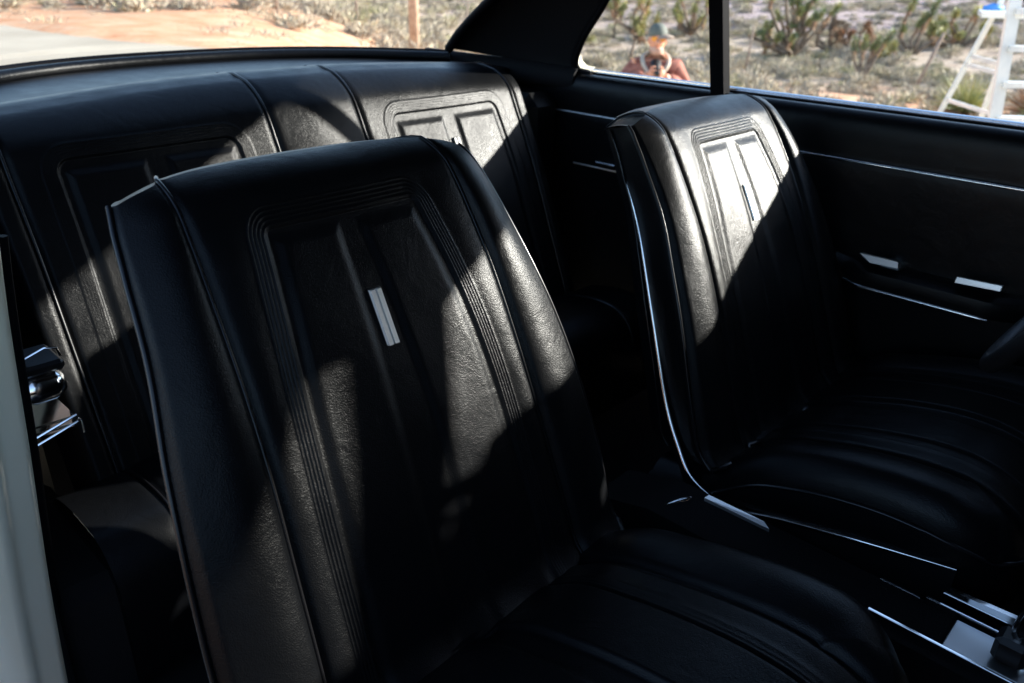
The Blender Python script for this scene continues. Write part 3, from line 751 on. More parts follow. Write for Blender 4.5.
# cushion
def cushion():
    x0,x1=-.60,-.068; hw=.266; NX,NY=150,190
    def hz(x): return hsm(x,[(-.6,.455),(-.52,.480),(-.47,.520),(-.42,.556),(-.36,.578),(-.28,.598),(-.21,.607),(-.17,.606),(-.13,.596),(-.085,.570)])
    rows=[]
    for i in range(NX+1):
        fx=i/NX; row=[]
        x=x0+(x1-x0)*(1-(1-fx)**1.35)
        for j in range(NY+1):
            u=-1+2*j/NY; y=u*hw
            # round the front corners (squircle)
            r=.11; ax=max(0,x-(x1-r)); ay=max(0,abs(y)-(hw-r))
            l=math.hypot(ax,ay); X,Y=x,y
            m=max(ax,ay)
            if l>1e-9 and ax>0 and ay>0:
                k=m/l; X=(x1-r)+ax*k; Y=math.copysign((hw-r)+ay*k,y)
            edge=min(hw-abs(y),x1-x) ; e=max(0,edge)
            z=float(hz(X)); R=.035
            if e<R: z-=(R-math.sqrt(max(0,R*R-(R-e)**2)))*1.0
            a=abs(y); t=min(1,max(0,(a-.170)/(hw-.170)))
            z+=.012*math.sin(PI*t)**1.0 if a>.17 else 0
            z-=.006*math.exp(-((a-.168)/.006)**2)
            q=a-.112
            for k in range(5): z+=.0014*math.exp(-((q-.0045*k)/.0014)**2)*min(1,max(0,(x1-.06-x)/.03))
            if a<.11: z-=.004
            z+=.0075*(1 if .022<a<.104 else math.exp(-(min(abs(a-.022),abs(a-.104))/.004)**2)) if a<.112 else 0
            z+=.002*math.sin(19*x+7*y)*math.sin(13*y+2)
            row.append((X,Y,z))
        rows.append(row)
    mb=MB(); mb.grid(rows)
    # perimeter skirt
    per=[rows[i][0] for i in range(NX+1)]+rows[NX][1:]+[rows[i][NY] for i in range(NX-1,-1,-1)]
    sk=[]
    for k in range(6):
        q=k/5; sk.append([(p[0]*(1)+(.006*math.sin(PI*q)-.006*q)*(1 if p[0]>-.3 else 0), p[1]*(1+.025*math.sin(PI*q)-.02*q), p[2]-(p[2]-.455)*q) for p in per])
    mb.grid(sk)
    return mb,per
cmb,per=cushion(); c=cmb.build('seat_cushion',M['vinyl'],seat,True)
m_=MB(); m_.tube([(p[0]+.002*(p[0]>-.1),p[1]*1.006,p[2]-.002) for p in per[::3]],.0033,6); part(m_,'cushion_piping','piping',seat,60)
# side shells + chrome trim
for s in (-1,1):
    tr=MB(); sh=MB()
    pts=[(-.765,.191,.936),(-.708,.210,.856),(-.648,.232,.719),(-.594,.251,.590),(-.556,.262,.528),(-.514,.272,.484),(-.445,.273,.467),(-.35,.270,.490),(-.24,.272,.516),(-.135,.271,.536)]
    P=spline([(a,s*b,c_) for a,b,c_ in pts],8)
    tr.tube(P,[.0010+.0034*min(1,6*min(i/(len(P)-1)+.03,1.03-i/(len(P)-1))) for i in range(len(P))],8)
    V=[];F=[];n=len(P)
    for p in P: V+=[(p.x,p.y-s*.001,p.z),(p.x,p.y-s*.045,p.z)]
    for p in P:
        t=max(0,min(1,(p.x+.60)/.12)); V.append((p.x-.012*(1-t),p.y-s*(.004+.01*(1-t)),p.z-.06*t))
    for i in range(n-1): F+=[(2*i,2*i+2,2*i+3,2*i+1),(2*i,2*n+i,2*n+i+1,2*i+2)]
    sh.add(V,F)
    part(tr,'chrome_trim','chrome',seat,60)
    part(sh,'side_shell','plastic',seat,40)
bs=MB(); bs.box(-.60,-.15,-.225,.225,.30,.452,.02); part(bs,'seat_base','plastic',seat)
for s in (-1,1): part(MB().box(-.66,-.10,s*.2-.018,s*.2+.018,.235,.30,.004),'seat_rail','black_metal',seat)
# hinge bolt low on the inner side
hb=MB().lathe([(0,.012),(.007,.011),(.009,.006),(.010,0)],(-.455,.255,.485),'y',14); part(hb,'hinge_bolt','chrome',seat,40)
bk=MB().lathe([(0,.004),(.004,.003),(.005,0)],(float(Pz(.525))+.022,.075,.522),'x',12); part(bk,'snap_button','satin',seat,40)
seat2=copy_tree(seat,car)
for ch in list(seat2.children):
    if ch.name.startswith(('lining_flap','snap_button')): bpy.data.objects.remove(ch)
seat2.location=(.012,.385,-.016)
seat['label']='passenger bucket seat, the large one nearest the open door'
seat2['label']='driver bucket seat in sunlight beside the far door'

# ---------- rear bench
def rear_seat():
    def cz(y): return 1.006-.028*(abs(y)/.6)**2
    def Px(z): return hsm(z,[(.40,-1.09),(.5,-1.125),(.65,-1.185),(.80,-1.245),(.893,-1.292),(.96,-1.328),(1.006,-1.365)])
    NY,NZ=560,200; rows=[]
    ys=np.linspace(-.585,.585,NY); vs=np.concatenate([np.linspace(0,.7,110,endpoint=False),np.linspace(.7,1,110)])
    for v in vs:
        zt=cz(ys); z=.40+(zt-.40)*v; x=Px(z+ (1.006-zt)*v*0)
        a=np.abs(ys)
        d=np.zeros_like(ys)
        S=.097
        d-=.007*np.exp(-((a-S)/.007)**2)
        d+=.008*np.cos(np.clip(a/S,0,1)*PI/2)*1.0
        # panel borders left & right : centres at +-.315
        c=np.abs(a-.318); I=.148+.012*(1-v); rr=.022
        aa=c-I; bb=z-(.925)
        q=np.hypot(np.maximum(aa+rr,0),np.maximum(bb+rr,0))-rr+np.minimum(np.maximum(aa,bb)+rr,0)
        for k in range(5): d+=.0013*bump(q-(.0012+.0045*k),.0014)
        d-=.003*sm(q,0,-.004)
        e=np.minimum(np.minimum(c-.016,(I-.012)-c),.908-z); d+=.0040*sm(e,-.002,.011)
        # outer seam
        d-=.006*np.exp(-((a-.53)/.006)**2)
        # outer wrap forward
        d-=.05*np.clip((a-.555)/.03,0,1)**2
        tt=np.clip((z-(zt-.05))/.05,0,1); d-=.045*(1-np.sqrt(np.maximum(0,1-tt**2)))
        d+=.002*np.sin(17*ys+9*z)
        rows.append([(x[j]+d[j],ys[j],z[j]) for j in range(NY)])
    top=rows[-1]
    for k in range(1,8):
        q=k/7; rows.append([(p[0]-.11*q,p[1],p[2]+.010*math.sin(PI*q*.8)-.022*q*q) for p in top])
    mb=MB(); mb.grid(rows); return mb,rows
rmb,rrows=rear_seat()
rs=rmb.build('rear_seat',M['vinyl'],car,True); rs['label']='black rear bench seat with embossed panels'
ys=np.linspace(-.585,.585,560)
for yv in (-.53,-.097,.097,.53):
    j=int(np.argmin(np.abs(ys-yv))); part(MB().tube([(r[j][0]+.002,r[j][1],r[j][2]+.001) for r in rrows[::4]],.0028,7),'piping','piping',rs,60)
# rear emblem bars in the middle channel of each panel
for s in (-1,1):
    e=MB(); j=int(np.argmin(np.abs(ys-s*.318)));
    def pt(z): 
        k=min(range(len(rrows)-8),key=lambda k:abs(rrows[k][j][2]-z)); return rrows[k][j]
    a=pt(.865);b=pt(.815)
    for q in (-1,1):
        e.add([(a[0]+.001,a[1]+q*.001,a[2]),(a[0]+.001,a[1]+q*.008,a[2]),(a[0]+.006,a[1]+q*.007,a[2]),(a[0]+.006,a[1]+q*.002,a[2]),
               (b[0]+.001,b[1]+q*.001,b[2]),(b[0]+.001,b[1]+q*.008,b[2]),(b[0]+.006,b[1]+q*.007,b[2]),(b[0]+.006,b[1]+q*.002,b[2])],[(0,1,2,3),(7,6,5,4),(0,4,5,1),(1,5,6,2),(2,6,7,3),(3,7,4,0)])
    part(e,'emblem','dark_trim',rs,30)
# rear cushion
rc=MB(); rows=[]
for i in range(60):
    fx=i/59; x=-1.16+.25*fx; row=[]
    for j in range(161):
        y=-.62+1.24*j/160; a=abs(y)
        z=.475+.02*math.sin(PI*fx)+.018*fx; e=fx*.25
        if e<.05: z-=.05-math.sqrt(max(0,.0025-(.05-e)**2))
        ef=fx*.46
        ef=(1-fx)*0+ (59-i)/59*.25
        if ef<.07: z-=.07-math.sqrt(max(0,.0049-(.07-ef)**2))
        z+=.015*math.exp(-(((a-.34)/.16)**4)) -.006*math.exp(-((a-.1)/.006)**2)-.005*math.exp(-((a-.52)/.006)**2)
        row.append((x,y,z))
    rows.append(row)
last=rows[-1]
for k in range(1,5): rows.append([(p[0]+.004-.02*k/4,p[1],p[2]-(p[2]-.27)*k/4) for p in last])
rc.grid(rows); rcs=rc.build('rear_cushion',M['vinyl'],rs,True)
part(MB().tube([(p[0]-.004,p[1],p[2]+.002) for p in last[::4]],.003,6),'cushion_piping','piping',rs,60)
for yv in (-.52,-.1,.1,.52):
    j=int(round((yv+.62)/1.24*160)); part(MB().tube([(r[j][0],r[j][1],r[j][2]+.003) for r in rows[:60]],.0028,6),'cushion_piping','piping',rs,60)

for s in (-1,1):
    part(MB().box(-1.56,-1.30,min(s*.575,s*.70),max(s*.575,s*.70),.3,.925,.03),'wheelhouse_trim','vinyl_smooth')
# ---------- parcel shelf & rear window frame
def rwx(y): return -1.90+.30*(abs(y)/.62)**2.6      # base of the rear glass, in plan
sh=MB(); rows=[]
for k in range(10):
    q=k/9; rows.append([(-1.45*(1-q)+rwx(y)*q, y, .978+.006*q-.010*(abs(y)/.66)**2) for y in np.linspace(-.66,.66,41)])
sh.grid(rows); part(sh,'parcel_shelf','vinyl_smooth')
mo=MB(); P=[(rwx(y)+.02,y,0.990-.006*(abs(y)/.6)**2) for y in np.linspace(-.60,.60,41)]; mo.tube(P,.013,10); part(mo,'rear_window_moulding','vinyl_smooth',car,60)
rg=MB(); P=[(rwx(y)-.012,y,0.998-.006*(abs(y)/.6)**2) for y in np.linspace(-.61,.61,41)]; rg.tube(P,.009,8); part(rg,'rear_window_gasket','rubber',car,60)
# greenhouse corner points
# rear glass: base rwx -> top at x=-1.18, z 1.285, half width .50
gl=MB(); rows=[]
for k in range(13):
    q=k/12; rows.append([((rwx(y)-.01)*(1-q)+(-1.20+.10*(y/.6)**2)*q, y*(1-.10*q), 1.004+(1.32-1.004)*(q**.85)) for y in np.linspace(-.61,.61,25)])
gl.grid(rows); part(gl,'rear_window','glass',car,60)
rear_edge=[r[-1] for r in rows]; rear_edgeL=[r[0] for r in rows]; rear_top=rows[-1]

# ---------- side windows (both sides) : belt y=.735 z=.965 ; roof rail y=.60 z=1.275
BY,BZ=.738,.965; TY,TZ=.622,1.305
def sidept(x,z,off=0):
    t=(z-BZ)/(TZ-BZ); return (x,(BY+(TY-BY)*t)+off,z)
XB=-.886   # B post
XR=-1.30; XRT=-1.06   # quarter window: rear lower corner, rear top
XA=.50; XAT=.06      # A pillar base and top
def qcurve():
    # opening outline of quarter window rear edge, rounded low corner
    return spline([(XR+.045,BZ+.004,0),(XR+.012,BZ+.010,0),(XR+.004,BZ+.035,0),(XR+.045,BZ+.095,0),(XR+.13,BZ+.185,0),(XRT-.02,TZ-.02,0),(XRT+.03,TZ,0)],6)
qc=qcurve()
def cpillar(s):
    # inner trim from quarter window edge back to rear window edge (outer surface in paint)
    inn=MB(); E=rear_edge if s>0 else rear_edgeL
    n=len(qc); rows=[]
    for i,p in enumerate(qc):
        a=Vector(sidept(p.x,p.y)); 
        q=i/(n-1); k=q*(len(E)-1); k0=int(k); k1=min(k0+1,len(E)-1); b=Vector(E[k0]).lerp(Vector(E[k1]),k-k0); b.y=abs(b.y)
        row=[]
        for j in range(9):
            t=j/8; p_=a.lerp(b,t); p_.y+=.035*math.sin(PI*t)*1.0*(1-.5*q); p_.x-=.03*math.sin(PI*t); row.append((p_.x,s*(p_.y-.02*math.sin(PI*t)),p_.z))
        rows.append(row)
    inn.grid(rows); o=part(inn,'rear_pillar','headliner',car,60)
    out=MB(); R2=[[(p[0]-.012,p[1]+s*.040,p[2]+.01) for p in r] for r in rows]; out.grid(R2)
    # flange round the quarter opening
    out.grid([[r[0] for r in rows],[r[0] for r in R2]])
    o2=part(out,'rear_pillar_skin','paint',car,60)
    fr=MB(); fr.tube([(p.x,s*(sidept(p.x,p.y)[1]),p.y) for p in qc],.007,8); part(fr,'quarter_window_frame','rubber',car,60)
    fr=MB(); fr.tube([(p.x+.012,s*(sidept(p.x,p.y)[1]-.006),p.y-.003) for p in qc],.007,8); part(fr,'quarter_window_seal','rubber',car,60)
    rf_=MB(); rf_.tube([(p[0]+.012,s*(abs(p[1])-.01),p[2]) for p in E],.012,8); part(rf_,'rear_window_gasket','rubber',car,60)
for s in (-1,1):
    cpillar(s)
    part(MB().tube(spline([(-1.70,s*.600,.972),(-1.60,s*.645,.965),(-1.45,s*.695,.958),(-1.28,s*.728,.950)],6),.030,10),'pillar_base_trim','headliner',car,60)
# roof: grid across
def roofz(x): return hsm(x,[(-1.25,1.325),(-.9,1.37),(-.5,1.387),(-.1,1.37),(.07,1.34)])
rfm=MB(); hl=MB(); rows=[];rowi=[]
for x in np.linspace(-1.24,.08,26):
    zr=float(roofz(x)); row=[];ri=[]
    for u in np.linspace(-1,1,25):
        y=u*(TY+.02); z=TZ+.012+(zr+.02-TZ)*(1-abs(u)**2.6); row.append((x,y,z)); ri.append((x,u*(TY-.0),z-.022))
    rows.append(row);rowi.append(ri)
rfm.grid(rows); part(rfm,'roof','paint',car,60); hl.grid(rowi); part(hl,'headliner','headliner',car,60)
for s in (-1,1):
    dr=MB(); dr.tube([(x,s*(TY+.005),TZ+.002) for x in np.linspace(-1.18,.07,12)],.016,8); part(dr,'roof_rail','headliner',car,60)
    dg=MB(); dg.tube([(x,s*(TY+.028),TZ+.006) for x in np.linspace(-1.2,.08,12)],.008,8); part(dg,'drip_rail','chrome',car,60)
    # windshield pillar
    ap=MB(); ap.tube([(XA,s*.69,.955),(.30,s*.665,1.09),(XAT,s*.600,1.32)],[.036,.036,.034],10); part(ap,'windshield_pillar','paint',car,60)
    ap=MB(); ap.tube([(XA-.03,s*.675,.955),(.275,s*.648,1.08),(XAT-.03,s*.587,1.303)],[.036,.040,.040],10); part(ap,'windshield_pillar_trim','headliner',car,60)
# header
hd=MB(); hd.tube([(.075-.03*(y/.6)**2,y,1.335-.012*(y/.6)**2) for y in np.linspace(-.6,.6,15)],.026,8); part(hd,'windshield_header','headliner',car,60)
ws=MB(); rows=[]
for k in range(9):
    q=k/8; rows.append([((XA+.08-.10*(y/.68)**2)*(1-q)+(.085-.03*(y/.6)**2)*q,y*(1-.13*q),.96+(1.33-.96)*q) for y in np.linspace(-.68,.68,21)])
ws.grid(rows); part(ws,'windshield','glass',car,60)

ws=MB(); rows=[]  # added pleated sheet, out of view, keeps sun off the near cushion
for k in range(30):
    q=k/29; zz=.004*(1 if k%2 else -1); z_=.968+.339*q; ym=.655-(.225*float(sm(np.array(z_),1.10,1.14))); rows.append([((XA+.045-.10*(y/.68)**2)*(1-q)+(.055-.03*(y/.6)**2)*q+zz,y*(1-.13*q),z_) for y in np.linspace(-.655,ym,21)])
ws.grid(rows); o=ws.build('added_windshield_blocker',M['black_card']); tag(o,'added unseen black sunshade standing inside the windshield','sunblocker')
sw=MB(); sw.add([(-.10,.700,.972),(.44,.700,.972),(.36,.682,1.06),(.10,.664,1.155),(-.10,.674,1.085),(-.10,.692,.972),(.44,.692,.972),(.36,.674,1.06),(.10,.656,1.155),(-.10,.666,1.085)],[(0,1,2,3,4),(9,8,7,6,5),(0,5,6,1),(1,6,7,2),(2,7,8,3),(3,8,9,4),(4,9,5,0)]); o=sw.build('added_side_blocker',M['black_card']); tag(o,'black sunshade flap added out of view in the front corner of the driver window','sunblocker')  # added unseen flap, outline shaped to cut sun on the passenger seat
for s in (-1,1):
    part(MB().box(-.12,.03,min(s*.06,s*.54),max(s*.06,s*.54),1.27,1.29,.008),'sun_visor','headliner')
# ---------- driver side door and quarter panel interior
SYs=.700
def panel(x0,x1,name,s=1,parent=car):
    # profile in (y,z) from belt inward roll to floor
    prof=[(.745,.958),(.735,.966),(.718,.966),(.706,.955),(.700,.935),(.698,.900),(.697,.88),(.690,.872),(.689,.80),(.690,.60),(.694,.40),(.70,.24)]
    pr=spline([(a,b,0) for a,b in prof],4)
    m=MB(); m.grid([[(x,s*p.x,p.y) for p in pr] for x in np.linspace(x0,x1,16)])
    e0=[(x0,s*p.x,p.y) for p in pr]; e1=[(x1,s*p.x,p.y) for p in pr]
    for e in (e0,e1): m.grid([e,[(p[0],s*.76,p[2]) for p in e]])
    return part(m,name,'vinyl_smooth',parent,40)
dp=panel(XB+.004,XA-.06,'driver_door_panel'); dp['label']='black driver door panel with chrome strip and armrest'
qp=panel(-1.56,XB-.004,'quarter_panel_trim'); qp2=panel(-1.56,XB-.03,'quarter_panel_trim',-1)
# chrome strips
st=MB(); st.tube([(x,.691,.878) for x in np.linspace(XB+.03,XA-.08,20)],.0042,8,flat=.8); part(st,'chrome_strip','chrome',dp,60)
st=MB(); st.tube([(x,.694,.880) for x in np.linspace(-1.42,XB-.03,14)],.0022,8); part(st,'chrome_strip','satin',qp,60)
# faint horizontal pleats lower on quarter
st=MB(); st.tube([(x,.689,.76) for x in np.linspace(-1.25,-.93,14)],.002,8); part(st,'trim_bead','satin',qp,60)
st=MB().box(-1.17,-1.11,.672,.690,.772,.779,.002); part(st,'ashtray_lip','chrome',qp)
# armrest
ar=MB(); rows=[]
for x in np.linspace(-.56,-.20,20):
    t=(x+.56)/.36; w_=.055*min(1,4*t+.25,4*(1-t)+.25)
    rows.append([(x,.690,.70),(x,.690-w_*.7,.702),(x,.690-w_,.692),(x,.690-w_-.003,.677),(x,.690-w_,.664),(x,.690-w_*.6,.655),(x,.690,.65)])
ar.grid(rows); ar.F+= [tuple(range(7)), tuple(19*7+k for k in range(7))]; a_=part(ar,'armrest','vinyl',dp,40)
st=MB(); st.tube([(x,.690-.055*min(1,4*((x+.56)/.36)+.25,4*(1-(x+.56)/.36)+.25)-.004,.662) for x in np.linspace(-.53,-.265,14)],[.001]+[.0032]*12+[.001],8); part(st,'armrest_chrome','chrome',a_,60)
# two flat chrome handles seen above the armrest
h1=MB(); h1.add([(-0.502, 0.64, 0.723), (-0.432, 0.64, 0.723), (-0.429, 0.638, 0.712), (-0.48, 0.638, 0.71)]+[(-0.502, 0.66, 0.719), (-0.432, 0.66, 0.719), (-0.429, 0.658, 0.708), (-0.48, 0.658, 0.706)],[(0,1,2,3),(7,6,5,4),(0,4,5,1),(1,5,6,2),(2,6,7,3),(3,7,4,0)]); part(h1,'window_crank','dull_metal',dp)
MBk=MB().lathe([(0,-.03),(.018,-.03),(.02,-.02),(.02,0)],(-.45,.69,.695),'y',16); part(MBk,'crank_hub','chrome',dp,40)
h2=MB(); h2.add([(-0.33, 0.64, 0.722), (-0.259, 0.64, 0.725), (-0.26, 0.638, 0.716), (-0.331, 0.638, 0.712)]+[(-0.33, 0.66, 0.718), (-0.259, 0.66, 0.721), (-0.26, 0.658, 0.712), (-0.331, 0.658, 0.708)],[(0,1,2,3),(7,6,5,4),(0,4,5,1),(1,5,6,2),(2,6,7,3),(3,7,4,0)]); part(h2,'door_handle','dull_metal',dp)
# B post on driver side (thin black divider) and rubber sweeps, outer reveal
for s in (1,-1):
    b=MB(); b.add([ (XB-.016,s*(BY-.012),BZ-.06),(XB+.016,s*(BY-.012),BZ-.06),(XB+.016,s*(BY+.014),BZ-.06),(XB-.016,s*(BY+.014),BZ-.06),
      (XB-.016,s*(TY-.008),TZ),(XB+.016,s*(TY-.008),TZ),(XB+.016,s*(TY+.016),TZ),(XB-.016,s*(TY+.016),TZ)],[(0,1,2,3),(7,6,5,4),(0,4,5,1),(1,5,6,2),(2,6,7,3),(3,7,4,0)])
    part(b,'window_post','rubber')
sw=MB(); sw.box(XR+.03,XA-.05,.741,.752,.955,.9705,.002); part(sw,'window_seal','rubber')
rv=MB(); rv.tube([(x,.762,.968) for x in np.linspace(XR-.02,XA-.02,20)],.008,8); part(rv,'belt_moulding','chrome',car,60)
# panes
pn=MB(); pn.grid([[sidept(XB+.01,BZ-.01,.006),sidept(XA-.02,BZ-.01,.006)],[sidept(XB+.01,TZ,.006),sidept(XAT,TZ,.006)]]); part(pn,'driver_window','glass',car,0)
pn=MB(); k=[sidept(p.x,p.y,.006) for p in qc]+[sidept(XB-.01,TZ,.006),sidept(XB-.01,BZ,.006)]; pn.add(k,[tuple(range(len(k)))]); part(pn,'quarter_window','glass',car,0)
pn=MB(); k=[(a,-b,c_) for a,b,c_ in k]; pn.add(k,[tuple(range(len(k)))]); part(pn,'quarter_window','glass',car,0)

# ---------- cream outer body
bd=MB()
# driver side skin, belt to sill
side=spline([(.775,.962,0),(.792,.94,0),(.86,.86,0),(.885,.70,0),(.88,.5,0),(.86,.33,0),(.80,.24,0)],5)
tz=lambda x,z: z-.20*ss(-1.85,-2.9,x)*0 - .20*ss(1.85,2.9,-x)*(z-.24)/.72
bd.grid([[(x,p.x,tz(x,p.y)) for p in side] for x in np.linspace(-2.9,2.0,40)])
bd.grid([[(x,-p.x,tz(x,min(p.y,.932))) for p in side] for x in np.linspace(-2.9,XB-.03,20)])
bd.grid([[(x,-p.x,p.y) for p in side] for x in np.linspace(XA+.03,2.0,16)])
# trunk deck and hood
rows=[]
for k in range(12):
    q=k/11; rows.append([((rwx(min(.62,abs(y)))-.05)*(1-q)-2.85*q,y,.925-.10*q-.02*(abs(y)/.78)**4-.02*q*(1)) for y in np.linspace(-.775,.775,31)])
bd.grid(rows)
rows=[]
for k in range(12):
    q=k/11; rows.append([((XA+.10-.10*(y/.7)**2)*(1-q)+2.0*q,y,.955+.02*math.sin(PI*q*.7)-.05*q-.025*(abs(y)/.78)**4) for y in np.linspace(-.775,.775,31)])
bd.grid(rows)
# belt top ledges beside windows
bd.box(-1.75,XA+.05,.764,.782,.94,.964,.002); bd.box(-1.75,XB-.035,-.782,-.745,.90,.925,.002)
bd.box(-2.9,-2.86,-.8,.8,.35,.79,.01); bd.box(1.98,2.02,-.8,.8,.35,.9,.01)
part(bd,'body_shell','paint',car,40)
# passenger door jamb: folded cream face looking forward, with inner seal
jm=MB(); rows=[]
yin=lambda z: hsm(z,[(.20,.712),(.30,.704),(.50,.689),(.70,.669),(.86,.654),(.95,.643),(.972,.64)])
for z in np.linspace(.2,.936,40):
    yi=float(yin(z)); yo=float(np.interp(z,[p.y for p in side][::-1],[p.x for p in side][::-1]))
    xo=XB-.02
    pr=[(xo-.10,yi-.002),(xo-.03,yi),(xo-.008,yi+.004),(xo,yi+.012),(xo+.001,yi+.030),(xo+.006,yi+.037),(xo+.014,yi+.042),(xo+.016,yi+.052),(xo+.016,yi+.07)]
    w0=yi+.07; pr+=[(xo+.014,w0+(yo-w0)*.5),(xo+.012,yo-.012),(xo+.006,yo-.003),(xo-.006,yo)]
    rows.append([(a,-b,z) for a,b in pr])
jm.grid(rows); part(jm,'door_jamb','paint',car,60)
sl=MB(); sl.tube([(XB-.06,-(float(yin(z))-.006),z) for z in np.linspace(.2,.93,30)],.007,8); part(sl,'door_seal','rubber',car,60)
part(MB().box(-1.55,XB-.012,-.80,-.655,.934,.950,.006),'belt_trim','vinyl_smooth')
stk=MB().box(XB-.006,XB+.004,-.80,-.765,.60,.66,.003); part(stk,'door_striker','satin')
# ---------- floor, tunnel, sills
fl=MB(); rows=[]
for x in np.linspace(-1.2,.7,12): rows.append([(x,y,.23+.17*math.exp(-(y/.11)**4)-.0*abs(y)) for y in np.linspace(-.74,.74,41)])
fl.grid(rows); part(fl,'floor_carpet','carpet',car,60)
slm=MB().box(XB-.03,XA,-.84,-.70,.22,.285,.01); part(slm,'door_sill','satin')
fb=MB(); fb.box(.62,.66,-.74,.74,.2,.95); part(fb,'firewall','carpet')
rk=MB(); rk.box(-1.6,-1.57,-.7,.7,.2,.97); part(rk,'rear_bulkhead','carpet')
# ---------- console between the seats
cn=MB(); cn.extrude_poly([(-.60,.40),(-.60,.455),(-.50,.482),(.30,.482),(.34,.45),(.34,.38)],'y',-.018,.078); cns=part(cn,'console','carpet')
ct=MB().box(-.10,.28,.010,.066,.4835,.487,.001); part(ct,'console_plate','dull_metal',cns)
for yy,x0_,x1_ in ((.002,-.185,.28),(.074,-.14,.28)): 
    q=MB().box(x0_,x1_,yy-.002,yy+.002,.4835,.492,.0008); part(q,'console_edge','chrome',cns)
q=MB().box(-.195,-.145,.066,.070,.4835,.491,.0008); part(q,'console_edge','chrome',cns)
q=MB().extrude_poly([(-.125,.500),(-.045,.500),(-.040,.512),(-.120,.508)],'y',.085,.092); part(q,'shift_gate_trim','chrome',cns)
shf=MB(); shf.tube(spline([(-.02,.045,.485),(-.035,.04,.53),(-.028,.036,.58)],6),.010,10); part(shf,'gear_lever','chrome',cns,60)
shk=MB().box(-.055,-.02,.02,.055,.49,.525,.006); part(shk,'gear_lever_collar','black_metal',cns)
# seat-belt hardware by the console
bk=MB().add([(-.424,.004,.530),(-.330,.016,.522),(-.345,.030,.519),(-.424,.016,.529),(-.424,.004,.525),(-.330,.016,.517),(-.345,.030,.514),(-.424,.016,.524)],[(0,1,2,3),(7,6,5,4),(0,4,5,1),(1,5,6,2),(2,6,7,3),(3,7,4,0)]); part(bk,'belt_tongue','satin')
bl=MB(); bl.tube([(-.475,-.012,.500),(-.452,.002,.516),(-.447,.008,.516),(-.450,.009,.511),(-.476,-.003,.495)],.0018,6,closed=True); part(bl,'belt_buckle','chrome',car,60)
part(MB().box(-1.25,-.93,-.70,-.600,.2,.46,.02),'side_bolster','carpet')
# ---------- rear-quarter ashtray / belt anchor glint on passenger side
an=empty('belt_anchor',(0,-.014,.0)); an.parent=car
A=MB().tube(spline([(-1.02,-.640,.80),(-1.015,-.63,.775),(-1.01,-.625,.755)],5),.0016,6); part(A,'wire','chrome',an,60)
A=MB().box(-1.05,-.985,-.645,-.585,.742,.756,.004); part(A,'bracket','black_metal',an)
A=MB(); A.tube([(-1.0,-.642,.757),(-1.0,-.600,.770),(-.995,-.588,.768),(-.995,-.586,.757)],.0016,6); part(A,'clip','chrome',an,60)
A=MB().lathe([(0,-.642),(.016,-.642),(.020,-.625),(.020,-.600),(.012,-.588),(0,-.585)],(-1.0,0,.722),'y',20); part(A,'reel','chrome',an,50)
A=MB().add([(-1.02,-.645,.665),(-1.0,-.590,.680),(-1.01,-.575,.655),(-1.04,-.575,.650),(-1.02,-.645,.645),(-1.0,-.590,.655),(-1.0,-.60,.70),(-1.03,-.645,.70)],[(0,1,6,7),(0,4,5,1),(1,5,2),(2,5,4,3)]); part(A,'cover','chrome',an)
for dz in (0,.010): A=MB().tube([(-1.0,-.655,.640+dz),(-1.0,-.583,.660+dz)],.0018,6); part(A,'rod','chrome',an,60)
A=MB().tube([(-1.0,-.583,.664),(-1.0,-.579,.660),(-1.0,-.579,.642)],.0018,6); part(A,'hook','chrome',an,60)
# ---------- dashboard and steering wheel
ds=MB(); ds.extrude_poly([(.64,.955),(.45,.965),(.30,.945),(.27,.90),(.29,.78),(.36,.68),(.64,.62)],'y',-.70,.70); dsh=part(ds,'dashboard','plastic',car,30)
ig=MB().box(.262,.28,.22,.58,.82,.90,.006); part(ig,'instrument_bezel','chrome',dsh)
gb=MB().box(.262,.28,-.60,-.10,.75,.84,.006); part(gb,'glove_box_lid','black_metal',dsh)
swc=Vector((-.10,.41,.87)); ax=Vector((-.86,0,.50)).normalized(); e1=Vector((0,1,0)); e2=ax.cross(e1)
sp=MB(); sp.tube([swc+(e1*math.cos(a)+e2*math.sin(a))*.20 for a in [k*2*PI/64 for k in range(64)]],.0125,12,closed=True); sw_=part(sp,'steering_wheel','plastic',car,60)
for a in (0.25,PI-.25,-PI/2):
    d=e1*math.cos(a)+e2*math.sin(a); spk=MB().tube([swc-ax*.04+d*.03,swc-ax*.015+d*.19],[.014,.010],8,flat=.4); part(spk,'spoke','satin',sw_,60)
hr=MB().tube([swc+(e1*math.cos(a)+e2*math.sin(a))*.115-ax*.012 for a in [PI+.2+k*(PI-.4)/30 for k in range(31)]],.005,8); part(hr,'horn_ring','chrome',sw_,60)
cl=MB().tube([swc-ax*.03,swc-ax*.40],[.032,.034],14); part(cl,'steering_column','black_metal',sw_,50)
hbm=MB().tube([swc-ax*.045,swc-ax*.01],[.05,.035],18); part(hbm,'hub','satin',sw_,50)
# ---------- open passenger door (swung forward, beyond the picture)
dr=empty('passenger_door',(XA+.02,-.80,0),0); dr.parent=car; dr.rotation_euler=(0,0,math.radians(68))
m=MB(); m.box(-1.36,-.02,-.075,0,.26,.955,.02); part(m,'door_skin','paint',dr)
m=MB(); m.box(-1.33,-.06,.001,.03,.30,.94,.01); part(m,'door_card','vinyl_smooth',dr)
m=MB(); m.box(-1.0,-.5,.031,.09,.62,.67,.012); part(m,'armrest','vinyl',dr)
m=MB().box(-1.32,-.35,-.03,-.022,.955,1.24,.002); part(m,'door_window','glass',dr,0)
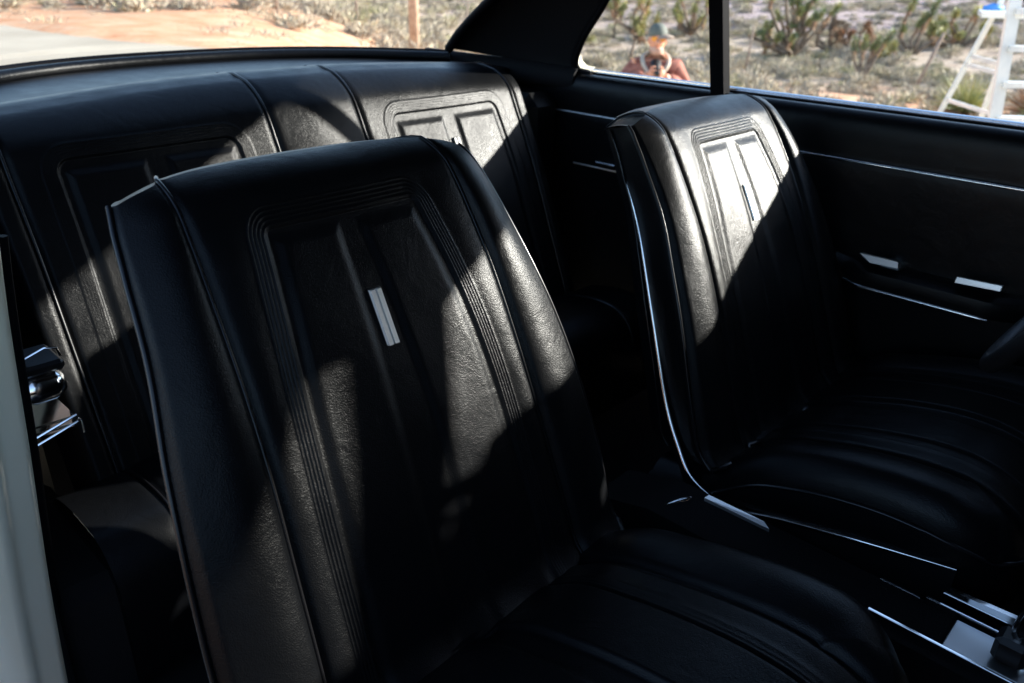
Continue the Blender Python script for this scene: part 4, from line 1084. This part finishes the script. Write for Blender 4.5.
# wheels
for (x,y) in ((-1.75,.76),(-1.75,-.76),(1.15,.76),(1.15,-.76)):
    t=MB().lathe([(.19,-.09),(.31,-.10),(.335,-.07),(.335,.07),(.31,.10),(.19,.09)],(x,y,.335),'y',40); ty=part(t,'wheel','rubber',car,50)
    r=MB().lathe([(0,.05*(1 if y>0 else -1)),(.10,.07*(1 if y>0 else -1)),(.19,.085*(1 if y>0 else -1)),(.19,-.05*(1 if y>0 else -1))],(x,y,.335),'y',40); part(r,'hubcap','chrome',ty,50)

# ------------------------------------------------------------------ light, world, camera
w=bpy.data.worlds.new('World'); sc.world=w; w.use_nodes=True; nt=w.node_tree
sky=nt.nodes.new('ShaderNodeTexSky'); sky.sky_type='NISHITA'; sky.sun_disc=False
SUN=Vector((.68,1.0,.47)).normalized(); elev=math.asin(SUN.z); az=math.atan2(SUN.x,SUN.y)
sky.sun_elevation=elev; sky.sun_rotation=az; sky.air_density=1.0; sky.dust_density=.6; sky.altitude=900
nt.links.new(sky.outputs[0],nt.nodes['Background'].inputs[0]); nt.nodes['Background'].inputs[1].default_value=SKYS
ld=bpy.data.lights.new('sun','SUN'); ld.energy=SUNE; ld.angle=math.radians(.9); ld.color=(1,.95,.87)
lo=bpy.data.objects.new('sun',ld); C.objects.link(lo); lo.rotation_euler=SUN.to_track_quat('Z','Y').to_euler(); lo.location=(5,8,8)
cd=bpy.data.cameras.new('camera_view'); co=bpy.data.objects.new('camera_view',cd); C.objects.link(co); sc.camera=co
f,yaw,pitch,roll,cx,cy,cz_=790.,0.816025182,0.443651982,0.0226494839,0.,-.849080478,1.20000046
Fv=Vector((-math.cos(yaw)*math.cos(pitch),math.sin(yaw)*math.cos(pitch),-math.sin(pitch))); Rt=Vector((math.sin(yaw),math.cos(yaw),0)); U=Rt.cross(Fv)
c_,s_=math.cos(roll),math.sin(roll); R2=Rt*c_+U*s_; U2=-Rt*s_+U*c_
co.matrix_world=Matrix(((R2.x,U2.x,-Fv.x,cx),(R2.y,U2.y,-Fv.y,cy),(R2.z,U2.z,-Fv.z,cz_),(0,0,0,1)))
cd.sensor_width=36; cd.lens=f*36/1024; cd.clip_start=.02; cd.clip_end=3000
cd.dof.use_dof=True; cd.dof.focus_distance=.95; cd.dof.aperture_fstop=6.3
sc.view_settings.view_transform='Standard'; sc.view_settings.look='None'; sc.view_settings.exposure=EXPO; sc.view_settings.gamma=1
sc.render.resolution_x=1024; sc.render.resolution_y=683
